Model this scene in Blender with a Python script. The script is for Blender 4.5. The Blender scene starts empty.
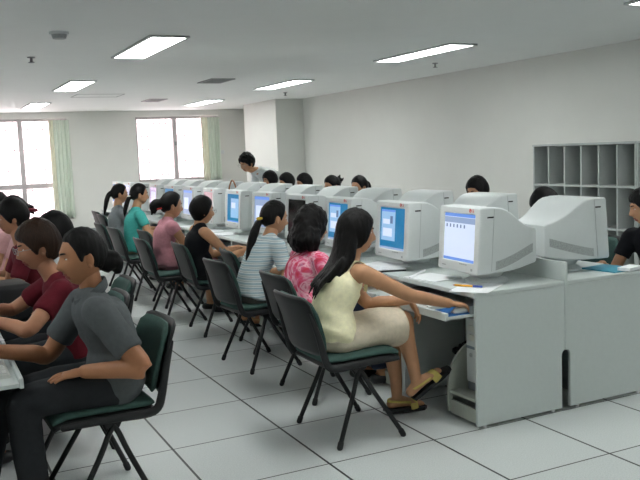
import bpy, bmesh, math, random
from mathutils import Vector, Matrix, noise
V = Vector; PI = math.pi
random.seed(7)
scene = bpy.context.scene
COL = scene.collection
ORD = ['first', 'second', 'third', 'fourth', 'fifth', 'sixth', 'seventh', 'eighth', 'ninth', 'tenth',
       'eleventh', 'twelfth', 'thirteenth']

# ------------------------------------------------------------------ materials
def lin(c):
    return tuple(((x / 12.92) if x <= .04045 else ((x + .055) / 1.055) ** 2.4) for x in c)
def hexc(h):
    return lin(tuple(int(h[i:i + 2], 16) / 255 for i in (0, 2, 4)))
MATS = {}
def mat(name, col, rough=.6, var=.06, scale=14.0, bump=0.0, bscale=80.0, metal=0.0, spec=.4, stretch=None, sheen=0):
    if name in MATS: return MATS[name]
    m = bpy.data.materials.new(name); m.use_nodes = True
    nt = m.node_tree; b = nt.nodes['Principled BSDF']
    c = hexc(col) if isinstance(col, str) else col
    tc = nt.nodes.new('ShaderNodeTexCoord')
    mp = nt.nodes.new('ShaderNodeMapping'); nt.links.new(tc.outputs['Object'], mp.inputs[0])
    if stretch: mp.inputs['Scale'].default_value = stretch
    n = nt.nodes.new('ShaderNodeTexNoise'); n.inputs['Scale'].default_value = scale
    n.inputs['Detail'].default_value = 3
    nt.links.new(mp.outputs[0], n.inputs['Vector'])
    r = nt.nodes.new('ShaderNodeValToRGB')
    r.color_ramp.elements[0].position = .3; r.color_ramp.elements[1].position = .7
    r.color_ramp.elements[0].color = (*[x * (1 - var) for x in c], 1)
    r.color_ramp.elements[1].color = (*[min(1, x * (1 + var)) for x in c], 1)
    nt.links.new(n.outputs['Fac'], r.inputs[0]); nt.links.new(r.outputs[0], b.inputs['Base Color'])
    b.inputs['Roughness'].default_value = rough; b.inputs['Metallic'].default_value = metal
    b.inputs['Specular IOR Level'].default_value = spec
    if sheen: b.inputs['Sheen Weight'].default_value = sheen
    if bump:
        n2 = nt.nodes.new('ShaderNodeTexNoise'); n2.inputs['Scale'].default_value = bscale
        nt.links.new(mp.outputs[0], n2.inputs['Vector'])
        bp = nt.nodes.new('ShaderNodeBump'); bp.inputs['Strength'].default_value = bump
        bp.inputs['Distance'].default_value = .004
        nt.links.new(n2.outputs['Fac'], bp.inputs['Height']); nt.links.new(bp.outputs[0], b.inputs['Normal'])
    MATS[name] = m; return m
def emit(name, col, strength):
    if name in MATS: return MATS[name]
    m = bpy.data.materials.new(name); m.use_nodes = True
    b = m.node_tree.nodes['Principled BSDF']
    c = hexc(col)
    b.inputs['Base Color'].default_value = (.02, .02, .02, 1); b.inputs['Roughness'].default_value = .15
    b.inputs['Emission Color'].default_value = (*c, 1); b.inputs['Emission Strength'].default_value = strength
    MATS[name] = m; return m

def floor_mat():
    m = bpy.data.materials.new('raised_floor_tiles'); m.use_nodes = True
    nt = m.node_tree; N = nt.nodes; Lk = nt.links; b = N['Principled BSDF']
    tc = N.new('ShaderNodeTexCoord'); sx = N.new('ShaderNodeSeparateXYZ'); Lk.new(tc.outputs['Object'], sx.inputs[0])
    def math_(op, a, bb=None):
        k = N.new('ShaderNodeMath'); k.operation = op
        for i, v in enumerate((a, bb)):
            if v is None: continue
            if isinstance(v, (int, float)): k.inputs[i].default_value = v
            else: Lk.new(v, k.inputs[i])
        return k.outputs[0]
    def line(o, half):
        a = math_('ADD', o, .3); f = math_('FLOORED_MODULO', a, .6); d = math_('ABSOLUTE', math_('SUBTRACT', f, .3))
        return math_('LESS_THAN', d, half)
    mask = math_('MAXIMUM', line(sx.outputs[0], .0060), line(sx.outputs[1], .0042))
    n = N.new('ShaderNodeTexNoise'); n.inputs['Scale'].default_value = 160; n.inputs['Detail'].default_value = 2
    Lk.new(tc.outputs['Object'], n.inputs['Vector'])
    r = N.new('ShaderNodeValToRGB'); r.color_ramp.elements[0].position = .3; r.color_ramp.elements[1].position = .7
    r.color_ramp.elements[0].color = (*hexc('bdc2c1'), 1); r.color_ramp.elements[1].color = (*hexc('d3d7d6'), 1)
    Lk.new(n.outputs['Fac'], r.inputs[0])
    # a faint tone of its own per tile
    vx = N.new('ShaderNodeTexWhiteNoise'); vx.noise_dimensions = '2D'
    cb = N.new('ShaderNodeCombineXYZ')
    Lk.new(math_('FLOOR', math_('DIVIDE', sx.outputs[0], .6)), cb.inputs[0]); Lk.new(math_('FLOOR', math_('DIVIDE', sx.outputs[1], .6)), cb.inputs[1])
    Lk.new(cb.outputs[0], vx.inputs['Vector'])
    hs = N.new('ShaderNodeHueSaturation'); Lk.new(r.outputs[0], hs.inputs['Color'])
    Lk.new(math_('ADD', math_('MULTIPLY', vx.outputs['Value'], .05), .975), hs.inputs['Value'])
    mx = N.new('ShaderNodeMixRGB'); Lk.new(mask, mx.inputs[0]); Lk.new(hs.outputs[0], mx.inputs[1])
    mx.inputs[2].default_value = (*hexc('1b1c1e'), 1); Lk.new(mx.outputs[0], b.inputs['Base Color'])
    b.inputs['Roughness'].default_value = .38; b.inputs['Specular IOR Level'].default_value = .35
    return m
def stripe_mat():
    m = bpy.data.materials.new('striped_jersey'); m.use_nodes = True
    nt = m.node_tree; N = nt.nodes; Lk = nt.links; b = N['Principled BSDF']
    tc = N.new('ShaderNodeTexCoord'); w = N.new('ShaderNodeTexWave'); w.bands_direction = 'Z'; w.wave_profile = 'SAW'
    w.inputs['Scale'].default_value = 10.5; w.inputs['Distortion'].default_value = .8
    Lk.new(tc.outputs['Object'], w.inputs['Vector'])
    r = N.new('ShaderNodeValToRGB'); r.color_ramp.interpolation = 'CONSTANT'
    e = r.color_ramp.elements; e[0].color = (*hexc('9db4bd'), 1); e[1].position = .42; e[1].color = (*hexc('d8dedd'), 1)
    k = e.new(.62); k.color = (*hexc('7d8f97'), 1); k = e.new(.72); k.color = (*hexc('c9d0cf'), 1)
    Lk.new(w.outputs['Fac'], r.inputs[0]); Lk.new(r.outputs[0], b.inputs['Base Color']); b.inputs['Roughness'].default_value = .85
    return m
def floral_mat():
    m = bpy.data.materials.new('floral_print'); m.use_nodes = True
    nt = m.node_tree; N = nt.nodes; Lk = nt.links; b = N['Principled BSDF']
    tc = N.new('ShaderNodeTexCoord')
    n = N.new('ShaderNodeTexNoise'); n.inputs['Scale'].default_value = 9; n.inputs['Detail'].default_value = 4; n.inputs['Distortion'].default_value = 2.2
    Lk.new(tc.outputs['Object'], n.inputs['Vector'])
    r = N.new('ShaderNodeValToRGB'); e = r.color_ramp.elements
    e[0].position = .28; e[0].color = (*hexc('a5163a'), 1); e[1].position = .75; e[1].color = (*hexc('b9b4d2'), 1)
    for p, c in ((.4, 'd63a55'), (.48, 'd95f86'), (.56, 'ecb9c6'), (.64, 'c23a68')):
        k = e.new(p); k.color = (*hexc(c), 1)
    Lk.new(n.outputs['Fac'], r.inputs[0]); Lk.new(r.outputs[0], b.inputs['Base Color']); b.inputs['Roughness'].default_value = .8
    return m
def glass_mat():
    m = bpy.data.materials.new('window_glass'); m.use_nodes = True
    nt = m.node_tree; N = nt.nodes; N.remove(N['Principled BSDF'])
    t = N.new('ShaderNodeBsdfTransparent'); g = N.new('ShaderNodeBsdfGlossy'); g.inputs['Roughness'].default_value = .02
    t.inputs[0].default_value = (.97, .98, .98, 1)
    x = N.new('ShaderNodeMixShader'); x.inputs[0].default_value = .06
    nt.links.new(t.outputs[0], x.inputs[1]); nt.links.new(g.outputs[0], x.inputs[2])
    nt.links.new(x.outputs[0], N['Material Output'].inputs[0]); return m
def cloth_translucent(name, col):
    m = bpy.data.materials.new(name); m.use_nodes = True
    nt = m.node_tree; N = nt.nodes; N.remove(N['Principled BSDF'])
    tc = N.new('ShaderNodeTexCoord'); n = N.new('ShaderNodeTexNoise'); n.inputs['Scale'].default_value = 30
    nt.links.new(tc.outputs['Object'], n.inputs['Vector'])
    r = N.new('ShaderNodeValToRGB'); c = hexc(col)
    r.color_ramp.elements[0].color = (*[v * .93 for v in c], 1); r.color_ramp.elements[1].color = (*[min(1, v * 1.05) for v in c], 1)
    nt.links.new(n.outputs['Fac'], r.inputs[0])
    t = N.new('ShaderNodeBsdfTranslucent'); d = N.new('ShaderNodeBsdfDiffuse')
    for k in (t, d): nt.links.new(r.outputs[0], k.inputs[0])
    x = N.new('ShaderNodeMixShader'); x.inputs[0].default_value = .16
    nt.links.new(d.outputs[0], x.inputs[1]); nt.links.new(t.outputs[0], x.inputs[2])
    nt.links.new(x.outputs[0], N['Material Output'].inputs[0]); return m

M_floor = floor_mat()
M_wall = mat('painted_plaster', 'dbdcd7', .8, .012, 3, .03, 150)
M_ceil = mat('ceiling_paint', 'e8eae8', .85, .01, 3)
M_lam = mat('grey_laminate', 'c6cdcb', .45, .015, 40)
M_lamd = mat('dark_grey_board', '8b9392', .5, .02, 40)
M_edge = mat('laminate_edge', 'b3b8ae', .5, .02, 40)
M_plast = mat('monitor_plastic', 'd3d8d8', .42, .012, 60, .04, 400)
M_plastd = mat('speckled_vent_plastic', 'a9aeae', .6, .25, 220)
M_black = mat('black_plastic', '1a1b1d', .5, .1)
M_tube = mat('black_tube', '141516', .35, .1)
M_green = mat('dark_green_upholstery', '3c5650', .9, .1, 60, .15, 500)
M_paper = mat('white_paper', 'eef0f2', .7, .01)
M_key = mat('keyboard_plastic', 'd6d8d2', .5, .02)
M_blue = mat('blue_mouse_pad', '1f5f9e', .7, .05)
M_frame = mat('window_frame_paint', 'b9b5b6', .5, .02)
M_dark = mat('dark_gap', '0a0a0b', .8, .05)
M_metal = mat('grey_metal', '8c9090', .4, .05, metal=.7)
M_cab = mat('cabinet_grey', 'b4b9b7', .5, .015, 30)
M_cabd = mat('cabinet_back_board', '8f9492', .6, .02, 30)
M_glass = glass_mat()
M_curt = cloth_translucent('pale_green_curtain', 'dde7db')
M_sheer = cloth_translucent('cream_curtain', 'e9ead8')
M_hair = mat('black_hair', '0d0b0b', .5, .35, 30, .35, 160, stretch=(6, 6, .7), spec=.16)
M_hairb = mat('brown_hair', '26160c', .5, .4, 30, .35, 160, stretch=(6, 6, .7), spec=.16)
M_lip = mat('lips', '8d4a42', .5, .05)
M_white = mat('eye_white', 'd9d4ce', .3, .02)
M_iris = mat('dark_iris', '120c0a', .2, .05)
def skin(tone): return mat('skin_' + tone, tone, .5, .06, 20, .05, 300, spec=.35)

# ------------------------------------------------------------------ mesh helpers
class MB:
    """collects shapes and links them as ONE mesh object"""
    def __init__(s): s.bm = bmesh.new(); s.mi = 0
    def _tag(s, faces):
        for f in faces: f.material_index = s.mi
    def box(s, a, b, bev=0.0, seg=1):
        a, b = V(a), V(b)
        r = bmesh.ops.create_cube(s.bm, size=1)
        vs = r['verts']
        for v in vs: v.co = V(((a.x + b.x) / 2 + v.co.x * abs(b.x - a.x), (a.y + b.y) / 2 + v.co.y * abs(b.y - a.y), (a.z + b.z) / 2 + v.co.z * abs(b.z - a.z)))
        fs = set(f for v in vs for f in v.link_faces); s._tag(fs)
        if bev:
            es = set(e for v in vs for e in v.link_edges)
            r = bmesh.ops.bevel(s.bm, geom=list(es), offset=bev, segments=seg, affect='EDGES', profile=.5)
            s._tag(r['faces'])
        return s
    def prism(s, poly, axis, t0, t1):
        """poly: 2-D outline; axis 0/1/2 is the extrusion axis"""
        def P(u, w, t):
            return V((t, u, w)) if axis == 0 else V((u, t, w)) if axis == 1 else V((u, w, t))
        A = [s.bm.verts.new(P(u, w, t0)) for u, w in poly]; B = [s.bm.verts.new(P(u, w, t1)) for u, w in poly]
        n = len(poly); fs = []
        for i in range(n): fs.append(s.bm.faces.new((A[i], A[(i + 1) % n], B[(i + 1) % n], B[i])))
        fs.append(s.bm.faces.new(A[::-1])); fs.append(s.bm.faces.new(B)); s._tag(fs)
        return s
    def rings(s, rings, cap0=True, cap1=True, closed=True):
        R = [[s.bm.verts.new(p) for p in r] for r in rings]; n = len(R[0]); fs = []
        for a, b in zip(R, R[1:]):
            for i in range(n if closed else n - 1):
                fs.append(s.bm.faces.new((a[i], a[(i + 1) % n], b[(i + 1) % n], b[i])))
        if cap0: fs.append(s.bm.faces.new(R[0][::-1]))
        if cap1: fs.append(s.bm.faces.new(R[-1]))
        s._tag(fs); return s
    def tube(s, pts, rad, ref=(0, 1, 0), n=12, sub=3, round_=True):
        pts = [V(p) for p in pts]
        if isinstance(rad, (int, float)): rad = [(rad, rad)] * len(pts)
        rad = [(r, r) if isinstance(r, (int, float)) else r for r in rad]
        P, R = [], []
        for i in range(len(pts) - 1):
            p0, p1, p2, p3 = pts[max(i - 1, 0)], pts[i], pts[i + 1], pts[min(i + 2, len(pts) - 1)]
            r0, r1, r2, r3 = rad[max(i - 1, 0)], rad[i], rad[i + 1], rad[min(i + 2, len(pts) - 1)]
            k = sub if len(pts) > 2 else 1
            for j in range(k):
                t = j / k
                P.append(.5 * (2 * p1 + (p2 - p0) * t + (2 * p0 - 5 * p1 + 4 * p2 - p3) * t * t + (3 * p1 - p0 - 3 * p2 + p3) * t ** 3))
                R.append((r1[0] + (r2[0] - r1[0]) * t, r1[1] + (r2[1] - r1[1]) * t))
        P.append(pts[-1]); R.append(rad[-1])
        rf = V(ref); out = []
        T = []
        for i in range(len(P)):
            t = (P[min(i + 1, len(P) - 1)] - P[max(i - 1, 0)])
            T.append(t.normalized() if t.length > 1e-9 else V((0, 0, 1)))
        def ring(c, t, ra, rb):
            w = rf - t * rf.dot(t)
            if w.length < 1e-3: w = V((1, 0, 0)) - t * t.x
            w.normalize(); d = t.cross(w)
            return [c + w * rb * math.cos(2 * PI * k / n) + d * ra * math.sin(2 * PI * k / n) for k in range(n)]
        if round_:
            m = min(R[0])
            out.append(ring(P[0] - T[0] * m * .75, T[0], R[0][0] * .45, R[0][1] * .45)); out.append(ring(P[0] - T[0] * m * .45, T[0], R[0][0] * .8, R[0][1] * .8))
        for p, t, r in zip(P, T, R): out.append(ring(p, t, *r))
        if round_:
            m = min(R[-1])
            out.append(ring(P[-1] + T[-1] * m * .45, T[-1], R[-1][0] * .8, R[-1][1] * .8)); out.append(ring(P[-1] + T[-1] * m * .75, T[-1], R[-1][0] * .45, R[-1][1] * .45))
        return s.rings(out)
    def ball(s, c, r, n=12, m=8, rot=None):
        r = (r, r, r) if isinstance(r, (int, float)) else r
        rr = []
        for j in range(1, m):
            e = -PI / 2 + PI * j / m; row = []
            for i in range(n):
                a = 2 * PI * i / n; p = V((r[0] * math.cos(e) * math.cos(a), r[1] * math.cos(e) * math.sin(a), r[2] * math.sin(e)))
                if rot: p = rot @ p
                row.append(V(c) + p)
            rr.append(row)
        return s.rings(rr)
    def cyl(s, c, r, z0, z1, n=20, r1=None):
        r1 = r if r1 is None else r1
        return s.rings([[V((c[0] + r * math.cos(2 * PI * i / n), c[1] + r * math.sin(2 * PI * i / n), z0)) for i in range(n)],
                        [V((c[0] + r1 * math.cos(2 * PI * i / n), c[1] + r1 * math.sin(2 * PI * i / n), z1)) for i in range(n)]])
    def xf(s, M):
        bmesh.ops.transform(s.bm, matrix=M, verts=s.bm.verts); return s
    def mesh(s, name, mats, smooth=False, angle=None):
        bmesh.ops.recalc_face_normals(s.bm, faces=s.bm.faces)
        me = bpy.data.meshes.new(name); s.bm.to_mesh(me); s.bm.free()
        for m in (mats if isinstance(mats, (list, tuple)) else [mats]): me.materials.append(m)
        if smooth: me.polygons.foreach_set('use_smooth', [True] * len(me.polygons))
        if smooth and angle:
            try: me.set_sharp_from_angle(angle=angle)
            except Exception: pass
        return me
    def build(s, name, mats, parent=None, smooth=False, angle=None, loc=None):
        return link(name, s.mesh(name, mats, smooth, angle), parent, loc)
def link(name, me, parent=None, loc=None):
    o = bpy.data.objects.new(name, me); COL.objects.link(o)
    if parent: o.parent = parent
    if loc: o.location = loc
    return o
def thing(name, label, cat, loc=(0, 0, 0), rz=0, group=None):
    o = bpy.data.objects.new(name, None); COL.objects.link(o); o.empty_display_size = .1
    o.location = loc; o.rotation_euler = (0, 0, rz); o['label'] = label; o['category'] = cat
    if group: o['group'] = group
    return o
def tag(o, label, cat, group=None):
    o['label'] = label; o['category'] = cat
    if group: o['group'] = group
    return o
def struct(o): o['kind'] = 'structure'; return o
def dup(root, loc, rz=0, label=None, group=None, skip=()):
    r = root.copy(); COL.objects.link(r); r.location = loc; r.rotation_euler = (0, 0, rz)
    if label: r['label'] = label
    if group: r['group'] = group
    for ch in list(root.children):
        if ch.name.split('.')[0] in skip: continue
        c = ch.copy(); COL.objects.link(c); c.parent = r
        for g in list(ch.children):
            d = g.copy(); COL.objects.link(d); d.parent = c
    return r

# ------------------------------------------------------------------ camera
cam = bpy.data.cameras.new('camera'); co = bpy.data.objects.new('camera', cam); COL.objects.link(co)
F_PX = 815.64; yaw, pitch, roll = .453505, -.108683, -.040225
d = V((math.sin(yaw) * math.cos(pitch), math.cos(yaw) * math.cos(pitch), math.sin(pitch)))
r = V((math.cos(yaw), -math.sin(yaw), 0)); u = r.cross(d)
r2 = r * math.cos(roll) + u * math.sin(roll); u2 = -r * math.sin(roll) + u * math.cos(roll)
mw = Matrix((r2, u2, -d)).transposed().to_4x4(); mw.translation = V((-1.65833, -3.3964, 1.49462))
co.matrix_world = mw
cam.sensor_fit = 'HORIZONTAL'; cam.sensor_width = 36; cam.lens = F_PX * 36 / 640; cam.clip_start = .05
scene.camera = co

# ------------------------------------------------------------------ room shell
H = 2.5; XR = 5.07; YB = 14.04; XL = -4.6; YF = -6.5; T = .2
struct(MB().box((XL - T, YF - T, -.1), (XR + T, YB + .4, 0)).build('floor', M_floor))
struct(MB().box((XL - T, YF - T, H), (XR + T, YB + .4, H + .1)).build('ceiling', M_ceil))
struct(MB().box((XR, YF - T, 0), (XR + T, YB + .4, H)).build('wall_right', M_wall))
struct(MB().box((XL - T, YF - T, 0), (XL, YB + .4, H)).build('wall_left', M_wall))
struct(MB().box((XL, YF - T, 0), (XR, YF, H)).build('wall_front', M_wall))
W1 = (-1.75, 1.19, .30, 2.37); W2 = (2.59, 4.44, .98, 2.37)
b = MB()
WT = .3
b.box((XL, YB, 0), (W1[0], YB + WT, H)); b.box((W1[0], YB, 0), (W1[1], YB + WT, W1[2])); b.box((W1[0], YB, W1[3]), (W1[1], YB + WT, H))
b.box((W1[1], YB, 0), (W2[0], YB + WT, H)); b.box((W2[0], YB, 0), (W2[1], YB + WT, W2[2])); b.box((W2[0], YB, W2[3]), (W2[1], YB + WT, H))
b.box((W2[1], YB, 0), (XR, YB + WT, H))
struct(b.build('wall_back', M_wall))
struct(MB().box((4.5, 10.92, 0), (XR, 12.6, H)).build('column_right', M_wall))
b = MB(); b.box((XR - .012, YF, 0), (XR, 10.92, .08)); struct(b.build('baseboard_right', M_lamd))
b = MB(); b.box((XL, YB - .012, 0), (XR, YB, .08)); struct(b.build('baseboard_back', M_lamd))
def window(idx, x0, x1, z0, z1, mull, transom):
    b = MB(); y0, y1 = YB + .10, YB + .16; t = .05
    b.box((x0, y0, z0), (x0 + t, y1, z1)); b.box((x1 - t, y0, z0), (x1, y1, z1)); b.box((x0, y0, z0), (x1, y1, z0 + t)); b.box((x0, y0, z1 - t), (x1, y1, z1))
    for m_ in mull: b.box((m_ - .045, y0 - .01, z0), (m_ + .045, y1, z1))
    if transom: b.box((x0, y0 - .005, transom - .05), (x1, y1, transom + .05))
    w = struct(b.build('window_%d' % idx, M_frame))
    g = MB().box((x0 + t, y0 + .025, z0 + t), (x1 - t, y0 + .031, z1 - t)).build('pane', M_glass, w)
    b = MB().box((x0 - .03, YB - .03, z0 - .035), (x1 + .03, YB + .1, z0)).build('window_sill', M_wall, w)
    for m_ in mull[:1]:
        MB().box((m_ - .02, y0 - .04, z0 + (z1 - z0) * .55), (m_ + .02, y0 - .01, z0 + (z1 - z0) * .55 + .08)).build('latch', M_metal, w)
    b = MB(); n = int((x1 - x0) / .14); yy = YB + .26
    for i in range(n + 1):
        x = x0 + .04 + (x1 - x0 - .08) * i / n; b.box((x - .009, yy - .009, z0), (x + .009, yy + .009, z1))
    for k in range(5):
        z = z0 + (z1 - z0) * (k + .5) / 5; b.box((x0, yy - .008, z - .008), (x1, yy + .008, z + .008))
    b.build('window_grille', mat('pale_grille_paint', '9c9698', .6, .02), w)
window(1, *W1, [-.62, .265], 1.01)
window(2, *W2, [3.46], None)
def curtain(label, x0, x1, z0, z1, y, m, name='curtain', folds=4, amp=.035):
    n = 48; b = MB(); A = []
    def row(z, k, off):
        return [V((x0 + (x1 - x0) * i / n + .012 * k * math.sin(i * .7), y + off + amp * (.6 + .4 * k) * math.sin(2 * PI * folds * i / n + .4 * k), z)) for i in range(n + 1)]
    zs = [z1 - (z1 - z0) * j / 12 for j in range(13)]
    front = [row(z, j / 12, 0) for j, z in enumerate(zs)]; back = [row(z, j / 12, .006) for j, z in enumerate(zs)]
    ring = [f + g[::-1] for f, g in zip(front, back)]
    b.rings(ring)
    o = b.build(name, m, None, True)
    return tag(o, label, 'curtain')
curtain('pale green curtain drawn to the right side of the left window', .88, 1.20, .33, 2.33, YB - .06, M_curt)
curtain('pale green curtain drawn to the right side of the far right window', 4.17, 4.44, .95, 2.33, YB - .06, M_curt)
curtain('narrow cream curtain edge beside the green curtain of the left window', .80, .89, .33, 2.33, YB - .05, M_sheer, folds=2, amp=.02)
curtain('narrow white sheer curtain beside the green curtain of the far right window', 4.03, 4.17, .95, 2.33, YB - .05, M_sheer, folds=2, amp=.02)
# things beyond the windows
o = MB()
o.box((-14, 24, -3), (18, 24.5, 7)); 
for i in range(12):
    for k in range(3): o.box((-12 + i * 2.4, 23.9, -1 + k * 2.6), (-10.9 + i * 2.4, 24, .4 + k * 2.6))
tag(o.build('building', mat('pale_pink_render', 'e6d5d8', .8, .03, 2)), 'pale pinkish building facing the windows from outside', 'building')

# ceiling fittings
M_lamp = emit('fluorescent_diffuser', 'fbfffd', 20.5)
def light(x, y, label):
    t = thing('ceiling_light', label, 'ceiling light', (x, y, H), 0, 'recessed ceiling lights')
    MB().box((-.16, -.735, -.012), (.16, .735, -.004)).build('diffuser', M_lamp, t)
    f = MB()
    for s in (-1, 1):
        f.box((s * .16 - .012, -.75, -.018), (s * .16 + .012, .75, 0)); f.box((-.17, s * .742 - .012, -.018), (.17, s * .742 + .012, 0))
    f.build('frame', mat('light_frame_paint', 'aeb2b1', .4, .02), t)
LL = ['long ceiling light directly ahead in the left row, largest of that row', 'ceiling light in the left row, middle of the three seen', 'ceiling light in the left row, smallest and nearest the left window']
LR = ['ceiling light in the right row above the right wall side, largest of that row', 'ceiling light in the right row, middle one over the monitors', 'ceiling light in the right row, smallest and nearest the far right window']
for i in range(3): light(.32, 4.1 + 3.95 * i, LL[i]); light(3.31, 4.12 + 3.75 * i, LR[i])
light(3.33, .42, 'ceiling light cut off by the upper right edge of the photo')
light(.32, .15, 'ceiling light added for illumination in the left row above the front chairs, out of view')  # unseen lamp before the visible row, added for illumination
for y in (.15, 4.1, 8.0): light(-2.7, y, 'unseen ceiling light added for illumination over the left desks, %s from the camera end' % ORD[int(y // 3.9)])  # extra unseen lamp row at left, added to light the room
for x in (.32, 3.31): light(x, -3.7, 'unseen ceiling light added for illumination behind the camera, on the %s' % ('left' if x < 1 else 'right'))  # two more unseen lamps, added to brighten the near end
def vent(x, y, sx, sy, label):
    t = thing('ceiling_vent', label, 'vent', (x, y, H)); b = MB()
    b.box((-sx, -sy, -.012), (sx, -sy + .03, 0)); b.box((-sx, sy - .03, -.012), (sx, sy, 0)); b.box((-sx, -sy, -.012), (-sx + .03, sy, 0)); b.box((sx - .03, -sy, -.012), (sx, sy, 0))
    b.build('frame', M_metal, t); b = MB()
    for i in range(9): b.box((-sx + .03, -sy + .03 + (2 * sy - .06) * (i + .2) / 9, -.01), (sx - .03, -sy + .03 + (2 * sy - .06) * (i + .75) / 9, -.002))
    b.build('slat', mat('vent_grey', '7e8282', .6), t); MB().box((-sx + .02, -sy + .02, -.0015), (sx - .02, sy - .02, 0)).build('backing', M_dark, t)
vent(2.08, 7.3, .17, .3, 'grey slatted ceiling vent between the two rows of lights')
vent(2.18, 10.9, .16, .3, 'grey slatted ceiling vent farther back, near the far windows')
b = MB()
for (a, c) in (((.62, 9.5), (1.35, 9.512)), ((.62, 10.1), (1.35, 10.112)), ((.62, 9.5), (.632, 10.1)), ((1.338, 9.5), (1.35, 10.1))): b.box((*a, H - .004), (*c, H))
tag(b.build('access_panel', mat('panel_joint', '9b9d9c', .7)), 'thin outlined access panel in the ceiling near the back', 'ceiling panel')
t = thing('smoke_detector', 'white round smoke detector on the ceiling at upper left', 'smoke detector', (-.574, 3.335, H))
MB().cyl((0, 0), .075, -.02, 0, 24, .075).build('base', M_plast, t); MB().cyl((0, 0), .05, -.052, -.02, 24, .06).build('sensor_head', M_plastd, t)
for x, y, l in ((-.589, 4.956, 'small sprinkler head on the ceiling below the smoke detector'), (4.09, 5.01, 'small sprinkler head near the long light at the right wall'), (4.03, 9.39, 'small sprinkler head above the wall column')):
    t = thing('sprinkler', l, 'sprinkler', (x, y, H))
    MB().cyl((0, 0), .035, -.01, 0, 16).build('flange', M_metal, t); MB().cyl((0, 0), .012, -.05, -.01, 10).build('stem', M_metal, t); MB().cyl((0, 0), .028, -.056, -.05, 12).build('deflector', M_metal, t)
tag(MB().box((4.46, YB - .012, 1.52), (4.54, YB, 1.6), .004).build('wall_switch', M_plast), 'small white switch on the back wall right of the window', 'switch')

# pigeonhole cabinets on the right wall
def cabinet(y1, label):
    t = thing('pigeonhole_cabinet', label, 'cabinet', (XR - .36, y1, 0)); W = .2515 * 6; D = .34; th = .022; zt = 1.445; rows = [.13, .57, 1.01, zt]
    MB().box((0, -th, 0), (D, 0, zt)).build('side_panel', M_cab, t); MB().box((0, -W, 0), (D, -W + th, zt)).build('side_panel', M_cab, t)
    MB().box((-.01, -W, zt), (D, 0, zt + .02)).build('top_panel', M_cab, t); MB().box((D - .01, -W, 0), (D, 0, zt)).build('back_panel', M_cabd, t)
    MB().box((.02, -W + th, 0), (.04, -th, .12)).build('plinth', M_cab, t)
    for z in rows[:3]: MB().box((0, -W + th, z - .011), (D - .01, -th, z + .011)).build('shelf', M_cab, t)
    for a, c in zip(rows, rows[1:]):
        for i in range(1, 6): MB().box((.003, -W * i / 6 - .009, a + .011), (D - .01, -W * i / 6 + .009, c - .011)).build('divider', M_cab, t)
    return t
c1 = cabinet(3.99, 'grey pigeonhole cabinet with open compartments against the right wall')
dup(c1, (XR - .36, 3.99 - 1.515, 0), 0, 'second grey pigeonhole cabinet, cut off by the right edge of the photo')

# ------------------------------------------------------------------ desks
PITCH = .735; DZ = .73; FX = .88; RX = 2.10; NROW = 13; LX = -1.52
def make_desk(label, group):
    t = thing('computer_desk', label, 'desk', (0, 0, 0), 0, group)
    D = .60; W = PITCH - .002; th = .018
    MB().box((-.012, 0, DZ - .025), (D, W, DZ), .004).build('desktop', M_lam, t)
    out = [(0, .016), (D - .022, .016)] + [(D - .022 + .022 * (1 - math.cos(PI / 2 * k / 6)), .31 + .035 * math.sin(PI / 2 * k / 6)) for k in range(7)] + [(D, DZ - .025), (0, DZ - .025)]
    for y in (0, W - th): MB().prism(out, 1, y, y + th).build('side_panel', M_lam, t)
    MB().box((D - .16, th, .05), (D - .145, W - th, DZ - .025)).build('back_panel', M_lamd, t)
    tr = MB().box((-.155, .03, .602), (.26, W - .03, .618)).build('keyboard_tray', M_lam, t)
    MB().box((-.173, .022, .598), (-.155, W - .022, .640), .003).build('tray_lip', M_lam, tr)
    for y in (.02, W - .03): MB().box((-.02, y, .618), (.3, y + .01, .66)).build('tray_rail', M_metal, tr)
    # the low stand for the computer tower, with a curved inner cheek
    cs = MB(); cs.box((.01, .018, .135), (.42, .262, .15)); cs.box((.012, .018, .02), (.027, .262, .095))
    st = cs.build('tower_stand', M_edge, t)
    prof = [(.0, .03), (.42, .03), (.42, .42), (.24, .42)] + [(.24 - .24 * math.sin(a), .17 + .25 * math.cos(a)) for a in [PI / 2 * k / 8 for k in range(1, 9)]]
    MB().prism(prof, 1, .262, .276).build('stand_cheek', M_edge, st)
    for x in (.05, D - .08):
        for y in (.01, W - .01): MB().cyl((x, y), .010, 0, .017, 12).build('foot', M_paper, t)
    return t
FRONT_L = lambda k: 'grey computer desk of the screen row, %s from the near end' % ORD[k]
REAR_L = lambda k: 'grey computer desk of the row by the right wall, %s from the near end' % ORD[k]
LEFT_L = lambda k: 'grey computer desk at the left edge of the photo, %s from the camera' % ORD[k]
desk0 = make_desk(FRONT_L(0) + ', mouse on its tray', 'desks of the row with visible screens'); desk0.location = (FX, .0, 0)
for k in range(1, NROW): dup(desk0, (FX, k * PITCH, 0), 0, FRONT_L(k))
for k in range(NROW): dup(desk0, (RX, (k + 1) * PITCH, 0), PI, REAR_L(k), 'desks of the row by the right wall')
for k in range(5): dup(desk0, (LX, (k + 1) * PITCH - .03, 0), PI, LEFT_L(k), 'desks of the left row')
for k in range(NROW):
    tag(MB().prism([(k * PITCH + .10, 0), ((k + 1) * PITCH - .002, 0), ((k + 1) * PITCH - .002, .835), (k * PITCH - (.004 if k == 0 else 0), .835), (k * PITCH - (.004 if k == 0 else 0), .345), (k * PITCH + .10, .345)], 0, 1.481, 1.499).build('divider_panel', M_lam),
        'low grey divider board between desk rows, %s from the near end' % ORD[k], 'divider', 'dividers between desks')

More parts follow.
